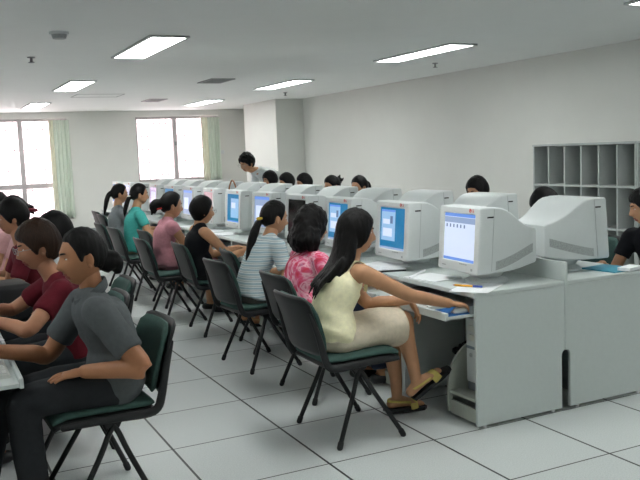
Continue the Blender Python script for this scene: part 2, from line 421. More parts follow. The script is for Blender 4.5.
# ------------------------------------------------------------------ monitors
SEC = [(0, .404, .076, .422), (.004, .411, .072, .426), (.010, .415, .070, .428), (.086, .415, .070, .428), (.0861, .411, .072, .427), (.14, .409, .072, .422),
       (.18, .402, .073, .408), (.22, .390, .075, .386), (.26, .374, .078, .360), (.30, .354, .082, .335), (.34, .334, .088, .315), (.38, .316, .094, .301), (.415, .302, .100, .292), (.425, .29, .106, .284)]
def rrect(x, w, z0, z1, r=.022, n=4):
    pts = []
    for cx, cz, a0 in ((w / 2 - r, z1 - r, 0), (-w / 2 + r, z1 - r, PI / 2), (-w / 2 + r, z0 + r, PI), (w / 2 - r, z0 + r, 1.5 * PI)):
        for k in range(n + 1):
            a = a0 + PI / 2 * k / n; pts.append(V((x, cx + r * math.cos(a), cz + r * math.sin(a))))
    return pts
X0 = -.19
def sec_at(x):
    for a, c in zip(SEC, SEC[1:]):
        if a[0] <= x <= c[0]:
            t = (x - a[0]) / (c[0] - a[0]); return [a[i] + (c[i] - a[i]) * t for i in range(4)]
    return SEC[-1]
S_BLUE = emit('screen_teal', '1d7fb4', .85); S_BL2 = emit('screen_window', '9cc6ee', .95); S_WH = emit('screen_page', 'd9e7ff', 1.0); S_TB = emit('screen_bar', '6f9cec', .95)
S_OFF = mat('screen_off', '1d1e1f', .12, .02); S_PINK = emit('screen_pink', 'b88f98', .6); S_PALE = emit('screen_pale', 'a9c0e8', .75); S_MARK = emit('screen_mark', '7590c0', .7); S_PURP = emit('screen_violet', '8d87c8', .7)
SCR_MATS = [S_OFF, S_BLUE, S_BL2, S_WH, S_TB, S_PINK, S_PALE, S_MARK, S_PURP]
def screen_mesh(kind):
    b = MB(); sw, z0, z1 = .314, .127, .389; xs = X0 + .0055
    def rect(u0, u1, v0, v1, mi, lift):   # u from the viewer's left (+y) to right (-y)
        y0 = sw / 2 - sw * u0; y1 = sw / 2 - sw * u1; b.mi = mi
        b.box((xs - lift, y1, z0 + (z1 - z0) * v0), (xs + .004, y0, z0 + (z1 - z0) * v1))
    if kind == 'off': rect(0, 1, 0, 1, 0, 0)
    elif kind == 'page':
        rect(0, 1, 0, 1, 3, 0); rect(0, 1, .93, 1, 4, .0004); rect(0, 1, .80, .92, 6, .0004); rect(0, 1, 0, .06, 4, .0004)
        for i in range(6): rect(.06 + .115 * i, .10 + .115 * i, .70, .77, 7, .0004)
    elif kind == 'desk':
        rect(0, 1, 0, 1, 1, 0); rect(.06, .62, .2, .95, 2, .0004); rect(.06, .62, .90, .95, 4, .0008); rect(.12, .5, .3, .5, 3, .0008); rect(.12, .4, .6, .72, 3, .0008); rect(.42, .52, .62, .8, 7, .0008); rect(0, 1, 0, .05, 6, .0004)
    elif kind == 'desk2':
        rect(0, 1, 0, 1, 1, 0); rect(.3, .95, .15, .85, 2, .0004); rect(.35, .7, .5, .7, 3, .0008); rect(0, 1, 0, .05, 4, .0004)
    elif kind == 'pale':
        rect(0, 1, 0, 1, 6, 0); rect(0, 1, .9, 1, 4, .0004); rect(.1, .6, .2, .7, 3, .0004)
    elif kind == 'pink':
        rect(0, 1, 0, 1, 5, 0); rect(.1, .8, .55, .7, 3, .0004); rect(0, 1, 0, .35, 0, .0004)
    elif kind == 'violet':
        rect(0, 1, 0, 1, 8, 0); rect(.2, .9, .2, .8, 6, .0004)
    return b.mesh('screen', SCR_MATS)
def logo_mesh():
    b = MB(); y, z = -.128, .411; x = X0 - .001
    def disc(y, z, r, x0, x1, n=20): b.rings([[V((x0, y + r * math.cos(2 * PI * i / n), z + r * math.sin(2 * PI * i / n))) for i in range(n)], [V((x1, y + r * math.cos(2 * PI * i / n), z + r * math.sin(2 * PI * i / n))) for i in range(n)]])
    disc(y + .018, z, .0105, x, x + .004)
    b.mi = 1; b.box((x - .0006, y + .012, z - .005), (x, y + .019, z - .0035)); b.box((x - .0006, y + .0175, z - .005), (x, y + .019, z + .004)); disc(y + .0215, z + .0035, .0014, x - .0006, x, 8)
    b.mi = 0
    def let(y0, segs):
        for (a0, c0, a1, c1) in segs: b.box((x, y0 - a1, z - .008 + c0), (x + .003, y0 - a0, z - .008 + c1))
    let(y + .003, [(0, 0, .002, .016), (0, 0, .008, .002)])                                                                            # L
    let(y - .008, [(0, 0, .002, .016), (0, 0, .010, .002), (0, .014, .010, .016), (.008, 0, .010, .008), (.005, .007, .010, .009)])      # G
    return b.mesh('badge', [mat('badge_red', 'c2322c', .5, .02), M_paper])
def make_monitor(label, group):
    t = thing('crt_monitor', label, 'monitor', (0, 0, 0), 0, group)
    rr = [rrect(X0 + s[0], s[1], s[2], s[3], .010) for i, s in enumerate(SEC[4:], 4)]
    MB().rings(rr).build('housing', M_plast, t, True, .6)
    # front bezel: a frame with an open middle
    b = MB(); outer = [rrect(X0 + s[0], s[1], s[2], s[3], .010) for s in SEC[:5]]
    inn0 = rrect(X0, .326, .122, .394, .010); inn1 = rrect(X0 + .006, .312, .128, .388, .008)
    b.rings([inn1, inn0] + outer, False, False)
    b.build('bezel', M_plast, t, True, .5)
    link('screen', SCREENS['desk'], t)
    for s in (-1, 1):
        b = MB(); A = []
        for i in range(9):
            x = .115 + .28 * i / 8; q = sec_at(x); y = s * (q[1] / 2 + .0012); zc = .112 + .075 * (i / 8) ** 1.2; hh = .024
            A.append([V((X0 + x, y, zc - hh)), V((X0 + x, y, zc + hh)), V((X0 + x, y - s * .006, zc + hh)), V((X0 + x, y - s * .006, zc - hh))])
        b.rings(A).build('vent_grille', M_plastd, t)
        q = sec_at(.07); MB().box((X0 + .045, s * (q[1] / 2 - .003), .372), (X0 + .085, s * (q[1] / 2 + .0008), .380)).build('side_slot', M_dark, t)
        MB().box((X0 + .0875, s * (.2055) - .0015, .085), (X0 + .0895, s * .2055 + .0015, .418)).build('seam', mat('seam_grey', 'b4b9b9', .6), t)
    b = MB(); b.cyl((0, 0), .125, 0, .012, 28, .12).cyl((0, 0), .115, .012, .030, 28, .085); b.cyl((0, 0), .085, .030, .078, 24, .12)
    b.build('swivel_stand', M_plast, t, True, .5)
    link('badge', LOGO, t)
    b = MB()
    for i in range(4): b.box((X0 - .002, -.03 - .02 * i - .006, .112), (X0 + .003, -.03 - .02 * i + .006, .118))
    b.build('control_buttons', M_plastd, t); MB().box((X0 - .003, -.155, .086), (X0 + .003, -.138, .100), .002).build('power_button', M_plastd, t)
    MB().box((X0 - .0008, .12, .092), (X0 + .002, .16, .097)).build('model_mark', mat('mark_grey', 'a5a9aa', .6), t)
    for c in t.children:
        if c.name.split('.')[0] not in ('screen', 'badge', 'swivel_stand'): lean_mesh(c.data)
    return t
def lean_mesh(me):
    for v in me.vertices: v.co.x += .075 * (v.co.z - .07) * max(0, min(1, 1.25 - (v.co.x - X0) / .34))
SCREENS = {k: screen_mesh(k) for k in ('off', 'page', 'desk', 'desk2', 'pale', 'pink', 'violet')}
LOGO = logo_mesh()
for me_ in list(SCREENS.values()) + [LOGO]: lean_mesh(me_)
kinds = ['page', 'desk', 'desk', 'off', 'pale', 'desk2', 'pink', 'pale', 'desk2', 'violet', 'off', 'pale', 'desk2']
desc = {'page': 'white page on screen', 'desk': 'teal desktop with a pale window', 'off': 'with a dark blank screen', 'pale': 'with a pale blue screen', 'desk2': 'with a blue screen', 'pink': 'with a pinkish screen', 'violet': 'with a violet screen'}
rots = [-4, -2, -2, 1, 2, 0, -2, 1, 3, 0, -2, 2, 0]
dys = [.295, .28, .29, .27, .27, .25, .25, .24, .25, .25, .25, .25, .25]
mon0 = None
for k in range(NROW):
    lab = 'white CRT monitor in screen row, %s from near end, %s' % (ORD[k], desc[kinds[k]])
    loc = (.985 - X0, k * PITCH + dys[k], DZ)
    if k == 0: mon0 = make_monitor(lab, 'monitors of the row with visible screens'); mon = mon0; mon.location = loc; mon.rotation_euler.z = math.radians(rots[k])
    else: mon = dup(mon0, loc, math.radians(rots[k]), lab)
    for ch in mon.children:
        if ch.name.startswith('screen'): ch.data = SCREENS[kinds[k]]
rr_ = [-3, 2, 0, 2, -2, 1, 0, 2, 0, -2, 1, 0, 1]
for k in range(NROW):
    m2 = dup(mon0, (1.975 + X0, k * PITCH + (.36 if k == 0 else .42), DZ), PI + math.radians(rr_[k]), 'white CRT monitor seen from behind, %s from the near end of its row' % ORD[k], 'monitors of the row by the right wall')
for k in range(5): dup(mon0, (-1.68 + X0, k * PITCH + .46, DZ), PI, 'white CRT monitor on the left desks, %s from the camera' % ORD[k], 'monitors of the left row')

# ------------------------------------------------------------------ things on the desks
def make_keyboard(label, group):
    t = thing('keyboard', label, 'keyboard', (0, 0, 0), 0, group)
    b = MB(); b.prism([(-.075, 0), (.075, 0), (.075, .026), (.06, .028), (-.07, .014), (-.075, .010)], 1, -.215, .215); b.build('case', M_key, t)
    b = MB()
    for r_ in range(6):
        x = -.062 + .022 * r_ + (.006 if r_ == 5 else 0); z = .014 + .014 * (x + .07) / .13
        y = -.205
        while y < .2:
            w = .019 if not (r_ == 0 and -.08 < y < .02) else .11
            if .075 < y < .083 or .138 < y < .146: y += .008; continue
            b.box((x, y, z), (x + .018, y + w - .003, z + .008)); y += w
    b.build('keys', mat('key_caps', 'dfe1dd', .5, .03), t)
    return t
TRZ = .618
kb0 = make_keyboard('pale keyboard on the nearest tray, under the outstretched arm of the yellow top', 'keyboards'); kb0.location = (.815, .46, TRZ)
for k in range(1, 9): dup(kb0, (.815, k * PITCH + .40, TRZ), 0, 'pale keyboard on the pulled out tray of the screen row, %s from the near end' % ORD[k])
for k in range(5): dup(kb0, (-1.46, k * PITCH + .33, TRZ), PI, 'white keyboard on the left tray, %s from the camera' % ORD[k])
def make_mouse(label, loc, rz=0):
    t = thing('computer_mouse', label, 'mouse', loc, rz)
    b = MB(); R = []
    for i in range(7):
        s = i / 6; x = -.052 + .104 * s; w = .029 * (math.sin(PI * (.14 + .76 * s)) ** .6); h = .034 * (math.sin(PI * (.10 + .75 * s)) ** .8)
        R.append([V((x, w * math.cos(2 * PI * k / 14), max(0, h * math.sin(2 * PI * k / 14)))) for k in range(14)])
    b.rings(R).build('shell', M_key, t, True); MB().box((.012, -.001, .026), (.045, .001, .036)).build('button_gap', M_dark, t)
    return t
tag(MB().box((.735, .035, TRZ), (.93, .225, TRZ + .004), .001).build('mouse_pad', M_blue), 'blue mouse pad on the right end of the nearest keyboard tray', 'mouse pad')
make_mouse('grey mouse under the right hand of the yellow top', (.845, .085, TRZ + .004))
make_mouse('white mouse on the desk between the floral blouse and the dark monitor', (.96, 1.62, DZ))
def sheet(label, x, y, w, d, rz, z=DZ, th=.003, name='paper_sheet', m=None, cat='paper', group=None):
    o = MB().box((-w / 2, -d / 2, 0), (w / 2, d / 2, th)).build(name, m or M_paper); o.location = (x, y, z); o.rotation_euler.z = rz
    return tag(o, label, cat, group)
sheet('white paper sheet with a pen on it, on the nearest desk', .985, .13, .21, .297, -.95)
t = thing('pen', 'yellow and blue pen lying on the white paper of the nearest desk', 'pen', (.955, .165, DZ + .009), -1.06)
MB().tube([(-.075, 0, 0), (.03, 0, 0)], .006, n=10).build('barrel', mat('pen_yellow', 'e2a51f', .4), t, True); MB().tube([(.03, 0, 0), (.078, 0, 0)], .0068, n=10).build('cap', mat('pen_blue', '1d3f9a', .4), t, True)
MB().tube([(-.09, 0, 0), (-.075, 0, 0)], [.001, .005], n=10).build('tip', mat('pen_red', 'a8432f', .4), t, True)
sheet('closed white booklet lying on the nearest desk left of the monitor stand', .99, .56, .21, .27, .15, DZ, .006, 'booklet', cat='booklet')
o = MB().tube([(0, -.14, 0), (0, .14, 0)], .008, n=10).build('rolled_paper', M_paper, None, True); o.location = (.98, .70, DZ + .009); o.rotation_euler.z = -.9; tag(o, 'thin white rolled paper beside the booklet on the nearest desk', 'paper')
sheet('black folder under the papers on the second desk', .975, 1.02, .16, .22, -.3, DZ, .012, 'folder', M_black, 'folder')
for i in range(3): sheet('white paper, %s of the fanned pile on the second desk' % ['lowest', 'middle', 'topmost'][i], .97 + .012 * i, 1.05 + .02 * i, .2, .27, -.35 + .3 * i, DZ + .012 + .0045 * i, .0045)
sheet('thick white book on the desk in front of the striped shirt', .99, 3.02, .2, .28, .1, DZ, .03, 'book', cat='book')
sheet('white papers on the third desk beside the monitor', .97, 1.88, .2, .28, .2)
sheet('white paper on the desk in front of the black sleeveless top', .98, 4.5, .21, .3, -.2)
sheet('white paper on the desk in front of the pink top', .98, 5.2, .21, .3, .25)
sheet('white booklet on the sixth desk', .96, 4.05, .2, .27, .1, DZ, .008, 'booklet', cat='booklet')
sheet('teal booklet under the nearest monitor seen from behind', 1.98, .16, .22, .25, .1, DZ, .006, 'booklet', mat('teal_cover', '2f8fa8', .5), 'booklet')
o = sheet('white notepad tilted up under the hands of the seated person at right', 2.02, .045, .15, .075, .3, DZ + .006, .018, 'notepad', cat='notepad')
# tower, cables under the desks
def make_tower(label, group):
    t = thing('computer_tower', label, 'computer', (0, 0, 0), 0, group)
    MB().box((.03, -.09, 0), (.40, .09, .40), .006).build('case', M_key, t)
    MB().box((0, -.095, .045), (.03, .095, .405), .008, 2).build('front_panel', M_plast, t)
    MB().box((.002, -.088, 0), (.034, .088, .045), .004).build('foot_trim', mat('blue_grey_trim', '7d8792', .5), t)
    for z in (.33, .28): MB().box((-.003, -.07, z), (.002, .07, z + .035), .002).build('drive_bay', M_key, t)
    MB().box((-.003, -.09, .235), (.002, .09, .25)).build('trim_band', mat('blue_grey_trim', '7d8792', .5), t)
    MB().cyl((0, 0), .012, -.004, .0, 14).xf(Matrix.Translation((0, .05, .2)) @ Matrix.Rotation(PI / 2, 4, 'Y')).build('power_button', M_plastd, t)
    return t
tw = make_tower('beige computer tower on the low stand under the nearest desk', 'computer towers'); tw.location = (FX + .10, .135, .15)
for k in range(1, 4): dup(tw, (FX + .10, k * PITCH + .135, .15), 0, 'beige computer tower on its low stand under the screen row, %s from the near end' % ORD[k])
b = MB(); random.seed(3)
for i in range(5):
    p = [V((1.12 + .05 * random.uniform(-1, 1), .40 + .09 * random.uniform(-1, 1), .31 + .035 * random.uniform(-1, 1))) for _ in range(6)]
    b.tube(p, .011, n=8)
tag(b.build('cable_bundle', M_black, None, True), 'tangled black cable bundle hanging behind the computer stand of the nearest desk', 'cables')
b = MB(); b.tube([(1.12, .40, .62), (1.11, .38, .5), (1.12, .40, .34)], .004, n=6); tag(b.build('cable', M_metal, None, True), 'thin grey cable hanging under the nearest keyboard tray', 'cable')
b = MB()
for i in range(6):
    yy = .10 + .03 * i
    b.tube([(1.48, yy, .0 + .01), (1.50 + .015 * math.sin(i * 2), yy, .10), (1.49 + .015 * math.cos(i * 3), yy + .02, .2), (1.49, yy, .33)], .007, n=6)
tag(b.build('power_cables', mat('cable_grey', '4a4d4e', .6), None, True), 'loose cables seen in the slot between the two end panels', 'cables')
# bag on the rear desks far back, only its handle shows
t = thing('handbag', 'arched brown handle of a bag showing above the far monitors', 'bag', (1.75, 5.95, DZ))
MB().box((-.06, -.14, 0), (.06, .14, .28), .03, 3).build('body', mat('brown_bag', '6b4631', .6), t, True)
MB().tube([(0, -.13, .25), (0, -.12, .36), (0, 0, .455), (0, .12, .36), (0, .13, .25)], .010, ref=(1, 0, 0), n=8).build('handle', mat('tan_handle', 'a5714f', .6), t, True)
t = thing('handbag', 'black handbag on the lap of the half hidden woman at left', 'bag', (-1.23, 1.66, .585), .1)
MB().box((-.10, -.15, 0), (.10, .15, .22), .03, 3).build('body', M_black, t, True)
MB().tube([(.09, -.10, .17), (.115, -.08, .12), (.12, 0, .09), (.115, .08, .12), (.09, .10, .17)], .008, ref=(1, 0, 0), n=8).build('handle', M_black, t, True)
sheet('white paper on the left tray between the two nearest left women', -1.44, .84, .16, .12, .3, .640)
#PEOPLE-START#
# ------------------------------------------------------------------ chairs
def make_chair(label, group):
    t = thing('stacking_chair', label, 'chair', (0, 0, 0), 0, group)
    def slab(prof, yw, th, corner, n=14, up=None):
        """a cushion swept along prof [(x, z)] with rounded corners in plan"""
        b = MB(); R = []; L = len(prof)
        for i, (x, z) in enumerate(prof):
            a = prof[max(i - 1, 0)]; c = prof[min(i + 1, L - 1)]; tx, tz = c[0] - a[0], c[1] - a[1]; l = math.hypot(tx, tz) or 1
            nx, nz = -tz / l, tx / l
            s = i / (L - 1); e = min(s, 1 - s) * (L - 1) / 1.0
            k = 1 - corner * (1 - min(1, e / 2.0)) ** 2; hh = th / 2 * (0.45 if i in (0, L - 1) else 1)
            w = yw / 2 * k; ring = []
            for j in range(20):
                an = 2 * PI * j / 20; cy = math.copysign(abs(math.cos(an)) ** .35, math.cos(an)); sz = math.copysign(abs(math.sin(an)) ** .7, math.sin(an))
                y = w * cy; cur = 0 if up is None else up * (y / (yw / 2)) ** 2
                ring.append(V((x + nx * hh * sz + cur, y, z + nz * hh * sz)))
            R.append(ring)
        return b.rings(R)
    seat = [(-.215, .412), (-.19, .418), (-.12, .420), (0, .422), (.10, .424), (.16, .422), (.20, .408), (.215, .390)]
    slab(seat, .43, .028, .12).build('seat_shell', M_black, t, True)
    slab([(x, z + .026) for x, z in seat], .415, .036, .14).build('seat_cushion', M_green, t, True)
    back = [(-.246, .475), (-.252, .50), (-.266, .56), (-.284, .63), (-.304, .69), (-.322, .74), (-.332, .768), (-.336, .78)]
    slab([(x - .012, z) for x, z in back], .425, .024, .24, up=.03).build('backrest_shell', M_black, t, True)
    slab([(x + .014, z + .002) for x, z in back[:-1]], .395, .036, .26, up=.03).build('backrest_cushion', M_green, t, True)
    for s in (-1, 1):
        MB().tube([(.185, s * .215, .412), (.0, s * .218, .414), (-.16, s * .218, .408), (-.215, s * .218, .425), (-.238, s * .216, .48), (-.262, s * .212, .58), (-.300, s * .198, .70)],
                  [(.014, .009), (.017, .010), (.019, .012), (.020, .012), (.019, .012), (.017, .011), (.010, .008)], n=10, sub=4).build('side_bracket', M_black, t, True)
        ap = V((-.03, s * .19, .372))
        for x in (-.185, .19):
            f = V((x, s * .243, .012)); m = ap.lerp(f, .09); m.x = ap.x + (x - ap.x) * .12
            lg = MB().tube([ap + V((0, 0, .004)), m, ap.lerp(f, .3), ap.lerp(f, .65), f], .0125, n=10, sub=4).build('leg', M_tube, t, True)
            MB().tube([f + V((0, 0, -.004)), f + (ap - f) * .06], .0155, n=10).build('foot_cap', M_black, lg, True)
        MB().prism([(-.075, .41), (.03, .41), (-.01, .365), (-.05, .365)], 1, s * .19 - .008, s * .19 + .008).build('leg_mount', M_black, t)
    MB().tube([(-.03, -.19, .374), (-.03, .19, .374)], .012, n=10).build('cross_tube', M_tube, t, True)
    return t

# ------------------------------------------------------------------ people
WORK = bpy.data.scenes.new('workbench'); WVL = WORK.view_layers[0]   # meshes are merged here, removed again below
def union_mesh(b, vox, sm=3):
    bmesh.ops.recalc_face_normals(b.bm, faces=b.bm.faces)
    me = bpy.data.meshes.new('tmp'); b.bm.to_mesh(me); b.bm.free()
    o = bpy.data.objects.new('tmp', me); WORK.collection.objects.link(o)
    m = o.modifiers.new('r', 'REMESH'); m.mode = 'VOXEL'; m.voxel_size = vox; m.use_smooth_shade = True
    s = o.modifiers.new('s', 'SMOOTH'); s.factor = .5; s.iterations = sm
    WVL.update(); dg = WVL.depsgraph
    out = bpy.data.meshes.new_from_object(o.evaluated_get(dg)); bpy.data.objects.remove(o); bpy.data.meshes.remove(me)
    return out
def cloth(b, name, m, parent, vox, amp=.004, freq=9.0, sm=7):
    me = union_mesh(b, vox, sm); n = len(me.vertices)
    for v in me.vertices:
        q = v.co; k = noise.noise(V((q.x * freq, q.y * freq, q.z * freq * .55)) + V((3.1, 7.7, 1.3))) + .5 * noise.noise(q * freq * 2.3)
        v.co = q + v.normal * amp * k
    me.materials.clear(); me.materials.append(m)
    me.polygons.foreach_set('use_smooth', [True] * len(me.polygons))
    return link(name, me, parent)
def ik(a, w, l1, l2, pole):
    a, w, pole = V(a), V(w), V(pole); d = w - a; L = d.length
    if L > (l1 + l2) * .995: w = a + d * ((l1 + l2) * .995 / L); d = w - a; L = d.length
    x = (l1 * l1 - l2 * l2 + L * L) / (2 * L); h = math.sqrt(max(0, l1 * l1 - x * x)); u = d.normalized()
    p = (pole - u * pole.dot(u)); p.normalize()
    return a + u * x + p * h, w
def hand(b, wrist, dr, nrm, s, curl=.5, size=1.0, n=8):
    """palm plus four unequal fingers and a thumb off the side; dr towards the fingertips, nrm out of the palm"""
    dr = V(dr).normalized(); nrm = V(nrm); nrm = (nrm - dr * nrm.dot(dr)).normalized(); lat = dr.cross(nrm) * s   # lat: towards the thumb
    k = size; w = V(wrist)
    b.tube([w - dr * .03 * k, w + dr * .01 * k, w + dr * .045 * k, w + dr * .085 * k], [(.019 * k, .024 * k), (.017 * k, .027 * k), (.016 * k, .038 * k), (.011 * k, .038 * k)], ref=lat, n=12)
    for i, (o, l) in enumerate(((.029, .068), (.010, .078), (-.009, .071), (-.027, .056))):
        base = w + dr * (.078 - .004 * abs(i - 1)) * k + lat * o * k; spread = lat * (o * 4.5); p = [base]; a = curl * .35
        for seg, f in enumerate((.45, .32, .23)):
            p.append(p[-1] + (dr * math.cos(a) + nrm * math.sin(a) + spread).normalized() * l * f * k); a += curl * .75
        b.tube(p, [.0082 * k, .0077 * k, .0070 * k, .0058 * k], ref=lat, n=n, sub=2)
    tb = w + dr * .022 * k + lat * .026 * k; td = (dr * .72 + lat * .68 + nrm * .22).normalized(); t2 = (dr * .93 + lat * .25 + nrm * (.25 + .2 * curl)).normalized()
    b.tube([tb - td * .012 * k, tb + td * .034 * k, tb + td * .034 * k + t2 * .03 * k, tb + td * .034 * k + t2 * .052 * k], [.013 * k, .0105 * k, .0095 * k, .007 * k], ref=nrm, n=n, sub=2)
def head_pt(az, el, male=False):
    dx, dy, dz = math.cos(el) * math.cos(az), math.cos(el) * math.sin(az), math.sin(el)
    x = (.092 if dx > 0 else .098) * dx; y = .074 * dy; z = .115 * dz
    if z < 0:
        t = -z / .115; y *= 1 - (.20 if male else .26) * t ** 1.6
        if dx < 0: x *= 1 - .5 * t
    if dx > 0:
        x *= 1 + .10 * (1 - abs(dy)) * (1 if z < .03 else .3) * max(0, -dz) ** .5
        g = lambda v, c, s: math.exp(-((v - c) / s) ** 2)
        ramp = max(0, min(1, (.018 - z) / .05)) if z > -.034 else max(0, 1 - (-.034 - z) / .014)
        x += .021 * ramp * g(y, 0, .0125) * dx
        x += .006 * g(z, -.026, .012) * g(abs(y), .013, .008)
        x -= .008 * g(abs(y), .031, .015) * g(z, .006, .013)
        x += .004 * g(z, .030, .010) * g(y, 0, .045)
        x += .0065 * g(z, -.062, .006) * g(y, 0, .019) + .006 * g(z, -.075, .006) * g(y, 0, .017)
        x -= .003 * g(z, -.0685, .003) * g(y, 0, .02)
        x += .009 * g(z, -.102, .016) * g(y, 0, .024); x += .004 * g(z, -.03, .02) * g(abs(y), .042, .016)
    return V((x, y, z))
def interp(tab, v):
    for (a, b_), (c, d_) in zip(tab, tab[1:]):
        if a <= v <= c: return b_ + (d_ - b_) * (v - a) / (c - a)
    return tab[-1][1]
LINES = {  # hairline: elevation (deg) over azimuth from the face (deg)
    'tied': [(0, 40), (35, 38), (55, 24), (66, 2), (74, -10), (82, 6), (98, 5), (108, -22), (180, -38)],
    'side': [(0, 30), (35, 27), (55, 8), (66, -12), (76, -25), (90, -34), (110, -50), (180, -58)],
    'bob': [(0, 24), (32, 22), (48, 2), (60, -24), (75, -40), (95, -48), (115, -55), (180, -60)],
    'short': [(0, 26), (35, 22), (52, 8), (66, -8), (76, -20), (84, -2), (97, 0), (108, -32), (180, -46)],
}
def grid(fn, nu, nv):
    b = MB(); R = []
    for j in range(1, nv):
        el = -PI / 2 + PI * j / nv
        R.append([fn(-PI + 2 * PI * i / nu, el) for i in range(nu)])
    return b.rings(R)
def person(label, loc, rz, H=(-.06, 0, .53), S=(.0, 0, .885), Hc=(.05, 0, 1.07), hrot=(0, 8, 0), hs=.95,
           wr=None, poles=None, hdir=None, hnrm=None, curl=(.6, .6), knees=None, ankles=None, fdir=None,
           tone='b08060', top=None, bottom=None, shoe=None, hair=None, vox=.012, glasses=False, sw=.155, build=1.0, male=False, group=None, fine=False, armk=1.0, legk=1.0):
    if bottom and bottom['kind'] == 'skirt': legk = .78
    t = thing('person', label, 'person', loc, rz, group)
    H, S, Hc = V(H), V(S), V(Hc); sk = skin(tone); B = build
    wr = wr or [(.33, -.13, .66), (.33, .13, .66)]; poles = poles or [(-.3, -.5, -1), (-.3, .5, -1)]
    hdir = hdir or [(1, .1, -.1), (1, -.1, -.1)]; hnrm = hnrm or [(0, 0, -1), (0, 0, -1)]
    knees = knees or [(.36, -.10, .50), (.36, .10, .50)]; ankles = ankles or [(.40, -.10, .085), (.36, .10, .085)]
    fdir = fdir or [(1, -.08, -.12), (1, .08, -.12)]
    ax = (S - H).normalized(); fw = V((1, 0, 0)); fw = (fw - ax * fw.dot(ax)).normalized()
    mid1 = H.lerp(S, .40) - fw * .030; mid2 = H.lerp(S, .74) - fw * .022
    def torso(b, g, top_=True, low=-.05):
        pts = [H + V((.02, 0, low)), H + ax * .03, mid1, mid2, S - ax * .025]
        rad = [(.098 + g, .160 + g), (.106 + g, .165 + g), (.092 + g, .132 + g), (.102 + g, .148 + g), (.080 + g, .158 + g)]
        if top_: pts += [S + ax * .035]; rad += [(.052 + g, .095 + g)]
        b.tube(pts, [(a * B, c * B) for a, c in rad], n=18, sub=4)
    sh = [S + V((.005, s * sw * B, -.012)) for s in (-1, 1)]
    el, wt = [], []
    for i in (0, 1):
        e, w_ = ik(sh[i], wr[i], .275 * B * armk, .245 * B * armk, poles[i]); el.append(e); wt.append(w_)
    nk = Hc + V((-.02, 0, -.075))
    # ---- the body, one continuous skin
    b = MB(); torso(b, -.016)
    b.tube([S - ax * .02, S.lerp(nk, .45) - fw * .004, nk, Hc], [(.060, .085), (.050, .054), (.047, .049), (.045, .05)], n=14)
    hands = MB()
    for i, s in enumerate((-1, 1)):
        inn = S + V((0, s * sw * .55, -.01)); fa = el[i].lerp(wt[i], .3)
        b.tube([inn, sh[i], sh[i].lerp(el[i], .5), el[i], fa, wt[i]], [(.045 * B, .045 * B), (.050 * B, .048 * B), (.043 * B, .041 * B), (.037 * B, .036 * B), (.037 * B, .035 * B), (.021 * B, .026 * B)], ref=(0, 0, 1), n=12, sub=4)
        hand(hands, wt[i], hdir[i], hnrm[i], -s if True else s, curl[i], .96 * (1.05 if male else .95), 8 if fine else 6)
    hips = [H + V((.03, s * .085, -.02)) for s in (-1, 1)]; kn = [V(k) for k in knees]; an = [V(a) for a in ankles]
    fd = [V(f).normalized() for f in fdir]
    for i in (0, 1):
        b.tube([hips[i], hips[i].lerp(kn[i], .5) + V((0, 0, .008)), kn[i]], [(.082 * legk, .082 * legk), (.073 * legk, .073 * legk), (.054, .052)], n=14, sub=4)
        b.tube([kn[i], kn[i].lerp(an[i], .3) - fw * 0 + V((-.012, 0, 0)), kn[i].lerp(an[i], .7), an[i]], [(.053, .05), (.053, .049), (.038, .036), (.030, .028)], n=14, sub=4)
        hl = an[i] - fd[i] * .045 + V((0, 0, -.04)); b.tube([hl, an[i] + V((0, 0, -.028)) + fd[i] * .02, an[i] + V((0, 0, -.040)) + fd[i] * .10, an[i] + V((0, 0, -.05)) + fd[i] * .17], [(.026, .028), (.034, .033), (.022, .040), (.012, .030)], n=12)
    body = union_mesh(b, vox, 2)
    # ---- head
    yw, pt, rl = [math.radians(v) for v in hrot]
    RM = Matrix.Rotation(yw, 4, 'Z') @ Matrix.Rotation(pt, 4, 'Y') @ Matrix.Rotation(rl, 4, 'X')
    HM = Matrix.Translation(Hc) @ RM @ Matrix.Diagonal((hs, hs, hs, 1))
    nu, nv = (72, 56) if fine else (40, 30)
    hd = grid(lambda a, e: head_pt(a, e, male), nu, nv)
    for f in hd.bm.faces:
        c = f.calc_center_median()
        if c.x > .06 and abs(c.y) < .021 and -.081 < c.z < -.056: f.material_index = 1
    for s in (-1, 1):
        er = Matrix.Rotation(s * -.35, 4, 'Z'); hd.ball((-.006, s * .074, -.008), (.017, .0075, .030), 12, 8, er.to_3x3()); hd.ball((-.004, s * .077, -.032), (.009, .005, .010), 8, 6)
    hd.xf(HM)
    bm = bmesh.new(); bm.from_mesh(body); bpy.data.meshes.remove(body)
    for part in (hd, hands):
        bmesh.ops.recalc_face_normals(part.bm, faces=part.bm.faces)
        me = bpy.data.meshes.new('t'); part.bm.to_mesh(me); part.bm.free(); bm.from_mesh(me); bpy.data.meshes.remove(me)
    me = bpy.data.meshes.new('body'); bm.to_mesh(me); bm.free(); me.materials.append(sk); me.materials.append(M_lip)
    me.polygons.foreach_set('use_smooth', [True] * len(me.polygons))
    link('body', me, t)
    for s in (-1, 1):
        p = head_pt(s * .34, .05); e = MB(); e.ball((p.x - .0045, p.y, .006), (.006, .0125, .0044), 14, 8)
        for f in e.bm.faces:
            if abs(f.calc_center_median().y - p.y) < .0072: f.material_index = 1
        e.xf(HM); e.build('eye', [M_white, M_iris], t, True)
    eb = MB()
    for s in (-1, 1):
        eb.tube([head_pt(s * a, .23 + .03 * math.sin((a - .15) * 5)) + V((.001, 0, 0)) for a in (.16, .3, .45, .58)], [(.0022, .0035), (.003, .0042), (.0026, .0035), (.001, .001)], ref=(0, 0, 1), n=6)
    eb.xf(HM); eb.build('eyebrows', M_hair, t, True)
